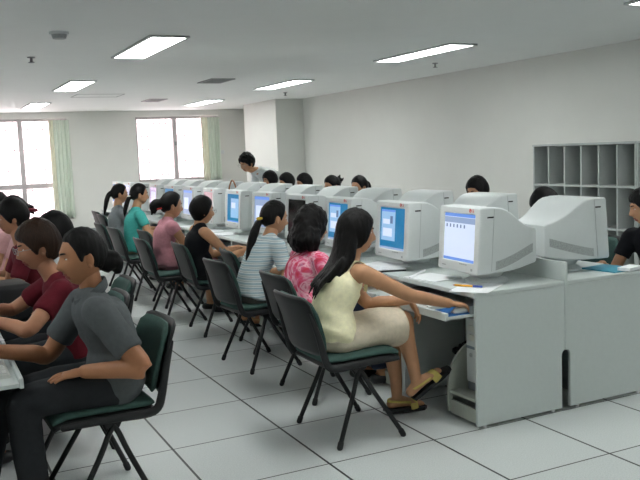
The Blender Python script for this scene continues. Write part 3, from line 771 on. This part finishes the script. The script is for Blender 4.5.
    if glasses:
        g = MB()
        for s in (-1, 1):
            c = V((.108, s * .034, .002)); g.tube([c + V((0, .024 * math.cos(a), .017 * math.sin(a))) for a in [2 * PI * k / 14 for k in range(15)]], .0014, n=6, ref=(1, 0, 0), sub=1)
            g.tube([(.108, s * .058, .006), (.05, s * .078, .006), (-.004, s * .079, .004)], .0014, n=6, ref=(0, 0, 1))
        g.tube([(.108, -.010, .004), (.112, 0, .007), (.108, .010, .004)], .0014, n=6, ref=(1, 0, 0)); g.xf(HM); g.build('glasses', M_metal, t, True)
    # ---- hair
    h = hair or {}; tab = LINES[h.get('line', 'tied')]; th = h.get('th', .012); hm = h.get('mat', M_hair); wav = h.get('wav', 0)
    def hp(a, e):
        p = head_pt(a, e, male); lim = interp(tab, abs(math.degrees(a))); dd = math.degrees(e) - lim; k = max(0, min(1, (dd + 2.5) / 5)); k = k * k * (3 - 2 * k)
        if math.cos(a) > 0 and e < math.radians(20): pb = V((.088 * math.cos(e) * math.cos(a), p.y, p.z))
        else: pb = p
        n_ = V((math.cos(e) * math.cos(a), math.cos(e) * math.sin(a), math.sin(e)))
        tt = th * (1 + .35 * max(0, math.sin(e)) + (h.get('back', .3) * max(0, -math.cos(a)))) * min(1, .45 + max(0, dd) / 22)
        tt += wav * noise.noise(n_ * 6) + .0018 * noise.noise(V((a * 9, e * 1.5, 0)))
        return pb * (1 - .10 * (1 - k)) + n_ * (tt * k)
    hg = grid(hp, 88 if fine else 56, 60 if fine else 36)
    hb = MB(); hb.bm.free(); hb.bm = hg.bm; hb.xf(HM)
    R3 = RM.to_3x3()
    for st in h.get('strands', []):   # (points rel. to the head centre, radii, follow head rotation)
        pts, rad = st[0], st[1]
        hb.tube([Hc + (R3 @ V(p) if not (len(st) > 2 and st[2]) else V(p)) for p in pts], rad, n=14 if fine else 10, sub=4)
    me = union_mesh(hb, .0055 if fine else .010, 3 if fine else 2)
    for v in me.vertices:
        q = v.co; v.co = q + v.normal * ((.0022 if fine else .0012) * noise.noise(V((q.x * 75, q.y * 75, q.z * 7))) + wav * .8 * noise.noise(q * 38))
    me.materials.clear(); me.materials.append(hm); me.polygons.foreach_set('use_smooth', [True] * len(me.polygons)); ho = link('hair', me, t)
    if h.get('tie'):
        p, col, r_ = h['tie']; TB = MB(); c = Hc + R3 @ V(p); TB.tube([c + R3 @ V((r_ * math.cos(a), r_ * math.sin(a), .3 * r_ * math.cos(a))) for a in [2 * PI * k / 12 for k in range(13)]], r_ * .42, ref=(0, 0, 1), n=8, sub=1)
        TB.build('hair_tie', mat('hair_tie_' + col, col, .6), t, True)
    # ---- clothes
    cv = max(vox, .010)
    if top:
        b = MB(); g = top.get('g', .004)
        if top.get('kind') == 'tank':
            pts = [H + ax * .015, H + ax * .05, mid1, mid2, S - ax * .075]; rad = [(.122, .188), (.120, .182), (.100, .140), (.110, .153), (.090, .140)]
            b.tube(pts, rad, n=20, sub=4)
        else:
            torso(b, g, True, -.035)
            if not male: b.tube([H + V((.0, 0, -.035)), H + ax * .06, mid1], [(.118 + g, .182 + g), (.114 + g, .176 + g), (.092 + g, .132 + g)], n=18, sub=3, round_=False)
        for i, s in enumerate((-1, 1)):
            sl = top.get('sleeve', .55)
            if top.get('kind') == 'tank': continue
            if sl > 0:
                full = sl > 1; inn = S + V((0, s * sw * .5, -.012)); q = [inn, sh[i]]; rr = [(.052, .052), (.060 * B, .058 * B)]
                if full: q += [sh[i].lerp(el[i], .5), el[i], el[i].lerp(wt[i], sl - 1)]; rr += [(.055, .053), (.048, .048), (.036, .036)]
                else: q += [sh[i].lerp(el[i], sl * .5), sh[i].lerp(el[i], sl)]; rr += [(.058 * B, .056 * B), (.058 * B, .056 * B)]
                b.tube(q, rr, ref=(0, 0, 1), n=14, sub=4, round_=False)
        o = cloth(b, top.get('name', 'blouse'), top['m'], t, cv, top.get('amp', .005))
        if top.get('kind') == 'tank':
            for s in (-1, 1):
                y = s * .085; b = MB()
                b.tube([S - ax * .09 - fw * .085 + V((0, y, 0)), S + V((-.055, y, .005)), S + V((-.005, y * .95, .046)), S + V((.06, y, .005)), S - ax * .09 + fw * .085 + V((0, y, 0))], [(.004, .02), (.004, .016), (.004, .015), (.004, .016), (.004, .02)], n=10, sub=5)
                b.build('strap', top['m'], o, True)
        if top.get('collar'):
            b = MB(); c = S.lerp(nk, .38); b.tube([c + V((.070 * math.cos(a) + .004, .078 * math.sin(a), .0 - .045 * math.cos(a))) for a in [.35 + (2 * PI - .7) * k / 16 for k in range(17)]], [(.006, .022)] * 17, ref=ax, n=8, sub=1); b.build('collar', top['m'], o, True)
    bt = bottom or dict(kind='trousers', m=mat('dark_trousers', '22242a', .85, .1))
    b = MB(); pel = [H + ax * .035, H, H + V((.05, 0, -.03))]
    b.tube(pel, [(.098, .158), (.108, .172), (.094, .166)], n=16)
    if bt['kind'] == 'trousers':
        for i in (0, 1):
            b.tube([hips[i], hips[i].lerp(kn[i], .5) + V((0, 0, .008)), kn[i]], [(.093, .093), (.085, .085), (.070, .068)], n=14, sub=4)
            e = kn[i].lerp(an[i], .93); b.tube([kn[i], kn[i].lerp(an[i], .3), kn[i].lerp(an[i], .7), e], [(.070, .067), (.066, .064), (.062, .060), (.062, .060)], n=14, sub=4, round_=False)
        cloth(b, 'trousers', bt['m'], t, cv, .005)
    else:
        kc = (kn[0] + kn[1]) / 2; L_ = bt.get('len', 1.0); a = H + V((.05, 0, -.01)); e = a.lerp(kc, L_); dy = abs(kn[0].y - kn[1].y) / 2
        b.tube([a, a.lerp(e, .5) + V((0, 0, .004)), e], [(.104, .172), (.104, .155 + dy * .3), (.092 + abs(kn[0].z - kn[1].z) * .45, .090 + dy)], n=20, sub=5, round_=False)
        for k_ in kn: b.tube([a.lerp(e, .2), a.lerp(k_, L_ * .97)], [(.085, .085), (.068, .066)], n=14, round_=False)
        cloth(b, 'skirt', bt['m'], t, cv, .006)
    for i in (0, 1):
        sh_ = shoe or dict(kind='shoe', m=M_black); f = fd[i]; a = an[i]; up = V((0, 0, 1)); up = (up - f * up.dot(f)).normalized()
        if sh_['kind'] == 'shoe':
            b = MB(); b.tube([a - f * .05 - up * .045, a + f * .02 - up * .04, a + f * .10 - up * .047, a + f * .18 - up * .053], [(.030, .034), (.036, .038), (.030, .046), (.018, .034)], n=14, sub=4); b.build('shoe', sh_['m'], t, True)
        else:
            so = MB(); W_ = [(-.07, .030), (-.03, .036), (.05, .036), (.11, .046), (.17, .040), (.20, .018)]; lat = f.cross(up)
            so.rings([[a + f * x - up * .082 + lat * w_, a + f * x - up * .082 - lat * w_, a + f * x - up * .062 - lat * w_, a + f * x - up * .062 + lat * w_] for x, w_ in W_])
            o = so.build('sandal', M_black, t)
            st = MB()
            for x in (.10,): st.tube([a + f * x - up * .065 + lat * .044, a + f * (x - .005) - up * .03 + lat * .03, a + f * (x - .01) - up * .016, a + f * (x - .005) - up * .03 - lat * .03, a + f * x - up * .065 - lat * .044], [(.004, .026)] * 5, ref=f, n=8)
            st.build('strap', sh_['m'], o, True); st = MB()
            st.tube([a + f * .07 - up * .03 - lat * .036, a - f * .02 - up * .02 - lat * .036, a - f * .06 - up * .022, a - f * .02 - up * .02 + lat * .036, a + f * .07 - up * .03 + lat * .036], [(.003, .007)] * 5, ref=up, n=8)
            st.build('heel_strap', sh_['m'], o, True)
    return t

C = lambda n, c, **k: mat('cloth_' + n, c, .88, .07, 50, .25, 700, spec=.2, **k)
TROUS = C('charcoal', '2a2c2f'); NAVY = C('navy', '232a3c'); BEIGE = C('beige', 'b8ab94'); PINKC = C('dusty_pink', 'bf8590'); CREAM = C('cream', 'dccfb9')
pony = lambda d=.0: dict(line='tied', th=.012, strands=[([(-.075, 0, .045), (-.11, 0, .02), (-.125, 0, -.05), (-.135, d, -.14), (-.13, d, -.24), (-.125, d, -.30)], [.022, .028, .030, .026, .016, .004], 0)])
# --- screen row
CH = 'chairs of the screen row'
ch0 = make_chair('black and green stacking chair under the woman in the yellow top', CH); ch0.location = (.31, .375, 0)
person('woman in pale yellow tank top with long black hair, cream skirt, hand on mouse', (.31, .375, 0), 0,
       H=(-.10, 0, .535), S=(.035, 0, .872), Hc=(.085, .0, 1.058), hrot=(-14, 6, 0), hs=.97, fine=True, vox=.0075, tone='b98a68', sw=.15, armk=.955,
       wr=[(.472, -.285, .674), (.370, -.055, .672)], poles=[(0, -.7, -.6), (-.5, .6, -.6)], hdir=[(1, -.20, -.16), (.45, -.22, -.88)], hnrm=[(0, 0, -1), (-.8, .1, -.4)], curl=(.8, .5),
       knees=[(.355, -.015, .560), (.335, .075, .495)], ankles=[(.385, -.070, .225), (.355, .085, .098)], fdir=[(.80, -.10, .52), (1, .03, -.10)],
       top=dict(kind='tank', m=C('pale_yellow', 'f5eec8'), name='tank_top'), bottom=dict(kind='skirt', m=CREAM, len=.96), shoe=dict(kind='sandal', m=C('straw', 'c9b768')),
       hair=dict(line='bob', th=.014, back=.5, strands=[([(-.045, 0, .06), (-.055, -.005, -.02), (-.070, -.015, -.11), (-.110, -.03, -.18), (-.165, -.04, -.25)], [(.055, .072), (.058, .084), (.052, .088), (.034, .090), (.022, .080)], 0)] +
                 [([(-.03, -.066, .03), (-.04, -.082, -.06), (-.05, -.095, -.12), (-.075, -.115, -.17), (-.125, -.135, -.25)], [(.022, .018), (.028, .020), (.030, .020), (.020, .016), (.003, .003)], 0),
                  ([(-.03, .066, .03), (-.045, .082, -.06), (-.06, .09, -.13), (-.10, .085, -.19), (-.155, .07, -.26)], [(.022, .018), (.028, .020), (.030, .020), (.020, .016), (.003, .003)], 0)] +
                 [([(-.08, y - .02, -.14), (-.135, y - .04, -.20), (-.200, y - .05, -.265), (-.236 + .008 * math.sin(y * 90), y * .95 - .06, -.325 - .03 * math.sin(y * 140))], [(.024, .014), (.020, .012), (.014, .009), (.002, .002)], 0) for y in (-.078, -.055, -.032, -.010, .014, .037, .06, .08)]))
dup(ch0, (.52, 1.10, 0), 0, 'black and green stacking chair under the woman in the pink floral blouse')
person('woman in pink and red floral blouse with shoulder length wavy black hair', (.48, 1.10, 0), 0, H=(-.10, 0, .53), S=(-.03, 0, .855), Hc=(.0, 0, 1.035), hrot=(6, 8, 0), hs=1.0, fine=True, vox=.010,
       top=dict(m=floral_mat(), sleeve=.45), bottom=dict(kind='trousers', m=NAVY), tone='b98a68', wr=[(.24, -.16, .67), (.30, .13, .67)],
       hair=dict(line='bob', th=.018, back=.4, wav=.007, strands=[([(-.045, 0, .05), (-.06, 0, -.04), (-.075, 0, -.09), (-.08, 0, -.135)], [(.065, .085), (.068, .105), (.062, .112), (.035, .085)], 0)] +
                 [([(-.02 - .05 * math.sin(k), s * .085, -.02), (-.03 - .05 * math.sin(k), s * .105, -.085), (-.02 - .04 * math.sin(k), s * .10, -.14)], [.028, .030, .014], 0) for s in (-1, 1) for k in (0, 1, 2)]))
dup(ch0, (.44, 1.96, 0), math.radians(4), 'black and green stacking chair under the woman in the striped shirt')
person('woman in blue and white striped shirt with long ponytail and yellow hair tie', (.46, 1.93, 0), 0, H=(-.08, 0, .53), S=(.07, 0, .865), Hc=(.125, 0, 1.035), hrot=(0, 10, 0), hs=.98, fine=True, vox=.010,
       top=dict(m=stripe_mat(), sleeve=.62, name='shirt'), bottom=dict(kind='skirt', m=C('speckled_grey', '7d7a74'), len=.9), shoe=dict(kind='sandal', m=C('tan_strap', 'c8a878')), tone='b98a68',
       hair=dict(line='tied', th=.012, strands=[([(-.085, 0, .0), (-.125, 0, -.03), (-.165, -.01, -.10), (-.20, -.02, -.19), (-.225, -.03, -.30), (-.235, -.03, -.38)], [.020, .026, .032, .030, .022, .006], 1)], tie=((-.105, 0, -.012), 'd9b93a', .022)))
dup(ch0, (.71, 2.42, 0), math.radians(-8), 'empty green chair pushed in behind the chair of the striped shirt woman')
dup(ch0, (.56, 3.22, 0), math.radians(-3), 'black and green stacking chair under the woman in the black sleeveless top')
person('woman in black sleeveless top with short black bob and glasses', (.50, 3.22, 0), 0, H=(-.08, 0, .53), S=(-.06, 0, .865), Hc=(-.03, 0, 1.035), hrot=(0, 6, 0), glasses=True, vox=.010, hs=1.0,
       top=dict(m=C('black', '15161a'), sleeve=0, g=.004, name='sleeveless_top'), bottom=dict(kind='trousers', m=TROUS), tone='c2906c', wr=[(.36, -.15, .69), (.33, .12, .68)],
       shoe=dict(kind='sandal', m=C('tan_strap', 'c8a878')), hair=dict(line='side', th=.013, back=.3))
dup(ch0, (.40, 3.90, 0), 0, 'black and green stacking chair under the woman in the dusty pink top')
person('woman in dusty pink top and skirt with messy black bun and red clip', (.42, 4.0, 0), 0, H=(-.07, 0, .53), S=(-.04, 0, .875), Hc=(.01, 0, 1.045), hrot=(-4, 8, 0), vox=.010, hs=1.0,
       top=dict(m=PINKC, sleeve=.25), bottom=dict(kind='skirt', m=PINKC), tone='b98a68',
       hair=dict(line='tied', th=.015, strands=[([(-.09, 0, .03), (-.13, 0, .01), (-.16, .0, -.02), (-.175, .01, -.10)], [.03, .036, .03, .008], 0), ([(-.10, .01, .03), (-.15, .02, .03), (-.19, .01, -.01), (-.20, 0, -.06)], [.02, .022, .016, .004], 0), ([(-.09, 0, 0), (-.14, -.01, -.03), (-.15, -.01, -.09)], [.025, .025, .006], 0)], tie=((-.115, -.02, -.035), 'b5261f', .02)))
dup(ch0, (.63, 4.70, 0), 0, 'empty chair pushed in between the teal shirt and the dusty pink top')
dup(ch0, (.46, 5.34, 0), math.radians(3), 'black and green stacking chair under the woman in the teal shirt')
person('woman in teal short sleeved shirt with black ponytail and white hair tie', (.47, 5.46, 0), 0, H=(-.06, 0, .53), S=(-.03, 0, .90), Hc=(.02, 0, 1.10), hrot=(-4, 6, 0),
       top=dict(m=C('teal', '45a39b'), sleeve=.5, name='shirt'), bottom=dict(kind='trousers', m=BEIGE), tone='b98a68', wr=[(.30, -.2, .68), (.3, .13, .67)],
       hair=dict(line='tied', th=.013, strands=[([(-.08, 0, .0), (-.115, 0, -.03), (-.145, -.01, -.09), (-.17, -.02, -.16), (-.18, -.02, -.23)], [.02, .024, .028, .024, .006], 1)], tie=((-.10, 0, -.02), 'd8d8d4', .022)))
dup(ch0, (.46, 6.05, 0), 0, 'black and green stacking chair under the woman in the grey shirt, far end')
person('woman in grey shirt with long black ponytail, farthest of the screen row', (.48, 6.25, 0), 0, H=(-.06, 0, .53), S=(-.06, 0, .89), Hc=(-.03, 0, 1.085), hrot=(-6, 8, 0),
       top=dict(m=C('mid_grey', '81868a'), sleeve=.55, name='shirt'), tone='b98a68',
       hair=dict(line='tied', th=.013, strands=[([(-.08, 0, .03), (-.12, 0, .01), (-.155, -.01, -.06), (-.18, -.02, -.15), (-.20, -.02, -.24)], [.022, .027, .03, .024, .006], 1)]))
dup(ch0, (.78, 7.55, 0), 0, 'empty dark chair behind the grey shirt woman, nearer of the two at the far end')
dup(ch0, (.86, 8.32, 0), 0, 'empty dark chair farthest from the camera, near the left window curtain')
# --- left row
person('woman in dark grey blouse and charcoal trousers with hair in a bun, nearest left', (-1.03, .16, 0), PI, H=(-.085, 0, .545), S=(.0, 0, .88), Hc=(.025, .0, 1.085), hrot=(6, 4, 0), hs=1.03, fine=True, vox=.0075, tone='a87453', build=1.14, armk=.93,
       wr=[(.40, -.14, .70), (.085, .165, .630)], poles=[(-.3, -.5, -1), (-.9, .7, -.3)], hdir=[(1, .1, -.05), (1, -.18, -.10)], hnrm=[(0, 0, -1), (.1, -.15, -1)], curl=(.5, .25),
       knees=[(.40, -.09, .50), (.325, .10, .525)], ankles=[(.50, -.10, .09), (.30, .13, .09)], fdir=[(1, -.05, -.1), (1, .1, -.1)],
       top=dict(m=C('dark_grey_linen', '55595b'), sleeve=.72, amp=.007, collar=True), bottom=dict(kind='trousers', m=TROUS),
       hair=dict(line='tied', th=.008, back=.2, strands=[([(-.080, 0, -.035), (-.105, 0, -.04), (-.135, 0, -.055), (-.142, 0, -.085)], [(.040, .040), (.048, .048), (.042, .042), (.02, .02)], 0), ([(-.10, .02, .0), (-.125, .02, -.01), (-.15, .0, -.04), (-.14, -.01, -.09)], [.016, .02, .02, .01], 0)]))
dup(ch0, (-1.04, .20, 0), PI + .04, 'green stacking chair under the woman in the dark grey blouse, nearest left', 'chairs of the left row')
person('woman in maroon top with short brown hair and glasses, second on the left', (-1.06, .93, 0), PI, H=(-.06, 0, .54), S=(.0, 0, .865), Hc=(.085, 0, 1.07), hrot=(6, 10, 0), hs=1.0, fine=True, vox=.0095, glasses=True, tone='a8765a',
       wr=[(.38, -.13, .76), (.36, .13, .755)], poles=[(-.2, -1, -.55), (-.2, 1, -.55)], top=dict(m=C('maroon', '5a1420'), sleeve=.6), bottom=dict(kind='trousers', m=TROUS), hair=dict(line='short', th=.020, back=.5, mat=M_hairb))
dup(ch0, (-1.045, 1.02, 0), PI, 'green stacking chair behind the maroon top, its back seen beside the grey blouse', 'chairs of the left row')
person('woman with black hair mostly hidden behind the brown haired woman on the left', (-.95, 1.70, 0), PI, H=(-.06, 0, .53), S=(.0, 0, .86), Hc=(.0, 0, 1.065), hrot=(10, 10, 0), hs=1.0, wr=[(.14, -.15, .63), (.14, .15, .63)], top=dict(m=C('pale_grey', 'b9bcbd'), sleeve=.6), tone='a8765a',
       hair=dict(line='bob', th=.016, back=.5))
dup(ch0, (-.89, 1.52, 0), PI, 'green stacking chair under the half hidden woman with black hair on the left', 'chairs of the left row')
person('woman in dark red shirt with short black hair, at the left edge of the photo', (-1.06, 2.42, 0), PI, H=(-.06, 0, .53), S=(.0, 0, .90), Hc=(.055, 0, 1.13), hrot=(0, 8, 0), top=dict(m=C('dark_red', '64202a'), sleeve=.6), tone='a8765a', hair=dict(line='short', th=.020, back=.5))
dup(ch0, (-1.00, 2.43, 0), PI, 'green stacking chair under the woman in the dark red shirt on the left', 'chairs of the left row')
person('woman with dark red scrunchie behind the dark red shirt on the left', (-1.0, 3.15, 0), PI, H=(-.06, 0, .53), S=(.0, 0, .89), Hc=(.03, 0, 1.13), hrot=(0, 8, 0), top=dict(m=C('pink_pale', 'c79a9a'), sleeve=.5), tone='b98a68',
       hair=dict(line='tied', th=.014, strands=[([(-.09, 0, .02), (-.12, 0, .0), (-.135, 0, -.04)], [.03, .034, .012], 0)], tie=((-.125, 0, -.01), '7c2434', .034)))
dup(ch0, (-1.00, 3.16, 0), PI, 'green stacking chair under the woman with the scrunchie on the left', 'chairs of the left row')
person('woman whose black hair is cut off by the left edge of the photo', (-1.06, 3.9, 0), PI, H=(-.06, 0, .53), S=(.0, 0, .90), Hc=(.03, 0, 1.14), hrot=(0, 8, 0), top=dict(m=C('pink_pale', 'c79a9a'), sleeve=.5), tone='b98a68', hair=dict(line='side', th=.018))
dup(ch0, (-1.02, 3.9, 0), PI, 'green stacking chair under the woman cut off by the left edge', 'chairs of the left row')
# --- row by the right wall
RT = [C('r_white', 'c9cccb'), C('r_blue', '5c7390'), C('r_grey', '777b80'), C('r_green', '5d7a6c')]
RG = 'chairs of the row by the right wall'
def rear(label, x, y, hz, hair, hx=.08, m=0, hrot=(0, 12, 0), **k):
    person(label, (x, y, 0), PI, H=(-.05, 0, .53), S=(hx - .06, 0, hz - .19), Hc=(hx, 0, hz), hrot=hrot, top=dict(m=RT[m % 4] if isinstance(m, int) else m, sleeve=.55, name='shirt'), hair=hair, tone='b98a68', wr=[(.36, -.12, .70), (.36, .12, .70)], **k)
rear('person in black top writing at the desk, cut off by the right edge', 2.60, .37, 1.055, dict(line='short', th=.018), hx=.10, m=C('black', '15161a'), hrot=(-30, 12, 0), fine=True)
dup(ch0, (2.62, .37, 0), PI, 'stacking chair under the writing person in black at the right edge', RG)
rear('person with black hair just showing behind the nearest rear monitor', 2.58, 1.25, 1.03, dict(line='side', th=.024, back=.5), hx=.12, m=1, hrot=(0, 45, 0))
dup(ch0, (2.62, 1.16, 0), PI, 'teal green chair back seen between the monitor and the person in black', RG)
rear('woman with side parted black hair, alone between two monitor tops before the cabinet', 2.58, 2.09, 1.11, dict(line='side', th=.018), hx=.10, m=2, hrot=(12, 14, 0), fine=True)
dup(ch0, (2.62, 2.13, 0), PI, 'stacking chair hidden under the woman with side parted hair', RG)
rear('woman with black ponytail above the monitors, right one of the far group of five', 2.58, 4.12, 1.10, dict(line='tied', th=.014, strands=[([(-.08, 0, .03), (-.12, 0, .01), (-.135, 0, -.05), (-.13, 0, -.13)], [.024, .03, .028, .006], 0)]), hx=.09, m=0, hrot=(14, 10, 0))
dup(ch0, (2.62, 4.12, 0), PI, 'stacking chair hidden under the woman with the ponytail in the far group', RG)
rear('woman with black hair in a spiky clip above the monitors, left of the ponytail', 2.58, 4.75, 1.095, dict(line='tied', th=.015, strands=[([(-.08, 0, .05), (-.12, 0, .06), (-.15, 0, .09)], [.026, .024, .004], 0), ([(-.09, .01, .03), (-.14, .02, .03), (-.17, .03, .05)], [.022, .018, .003], 0), ([(-.09, -.01, .02), (-.14, -.02, .0), (-.17, -.03, .01)], [.022, .018, .003], 0)]), hx=.09, m=1, hrot=(10, 16, 0))
dup(ch0, (2.62, 4.75, 0), PI, 'stacking chair hidden under the woman with the spiky hair clip', RG)
rear('person with smooth black hair above the monitors, middle of the far group', 2.58, 5.48, 1.115, dict(line='side', th=.016), hx=.09, m=3)
dup(ch0, (2.62, 5.48, 0), PI, 'stacking chair hidden under the middle person of the far group', RG)
rear('person with black hair partly hidden, next to the person being helped', 2.58, 6.0, 1.115, dict(line='side', th=.018), hx=.09, m=2)
dup(ch0, (2.62, 6.0, 0), PI, 'stacking chair hidden beside the chair of the person being helped', RG)
rear('person with black bob directly in front of the leaning man', 2.56, 6.50, 1.135, dict(line='bob', th=.022), hx=.09, m=1, hrot=(10, 6, 0))
dup(ch0, (2.62, 6.52, 0), PI, 'stacking chair hidden under the person in front of the leaning man', RG)
person('man in white collared shirt leaning over from behind the right row', (2.98, 7.0, 0), PI, H=(0, 0, .93), S=(.42, 0, 1.24), Hc=(.64, .03, 1.375), hrot=(22, 24, -8), hs=1.04, male=True, glasses=True, tone='b98a68', sw=.17, build=1.06, fine=True, vox=.011,
       wr=[(.60, -.22, .80), (.60, .22, .80)], poles=[(-.6, -.6, 0), (-.6, .6, 0)], hdir=[(.5, 0, -1), (.5, 0, -1)], hnrm=[(-1, 0, 0), (-1, 0, 0)],
       knees=[(.06, -.10, .50), (.03, .10, .50)], ankles=[(-.02, -.11, .09), (-.06, .11, .09)], top=dict(m=C('white', 'd7dad8'), sleeve=.7, name='shirt', collar=True, g=.012), bottom=dict(kind='trousers', m=TROUS),
       hair=dict(line='short', th=.022, back=.3, wav=.008))
bpy.data.scenes.remove(WORK)
#PEOPLE-END#
# ------------------------------------------------------------------ light and view
w = bpy.data.worlds.new('world'); scene.world = w; w.use_nodes = True
bg = w.node_tree.nodes['Background']; bg.inputs[0].default_value = (1.0, .87, .89, 1); bg.inputs[1].default_value = 8.5
for (x0, x1, z0, z1) in (W1, W2):
    L = bpy.data.lights.new('window_daylight', 'AREA'); L.shape = 'RECTANGLE'; L.size = x1 - x0; L.size_y = z1 - z0
    L.cycles.is_portal = True
    lo = bpy.data.objects.new('window_daylight', L); COL.objects.link(lo); lo.location = ((x0 + x1) / 2, YB + .32, (z0 + z1) / 2); lo.rotation_euler = (-PI / 2, 0, 0)
vs = scene.view_settings; vs.view_transform = 'Standard'; vs.look = 'None'; vs.gamma = 1; vs.use_curve_mapping = False; vs.exposure = 0
scene.cycles.use_denoising = True
scene.cycles.max_bounces = 8
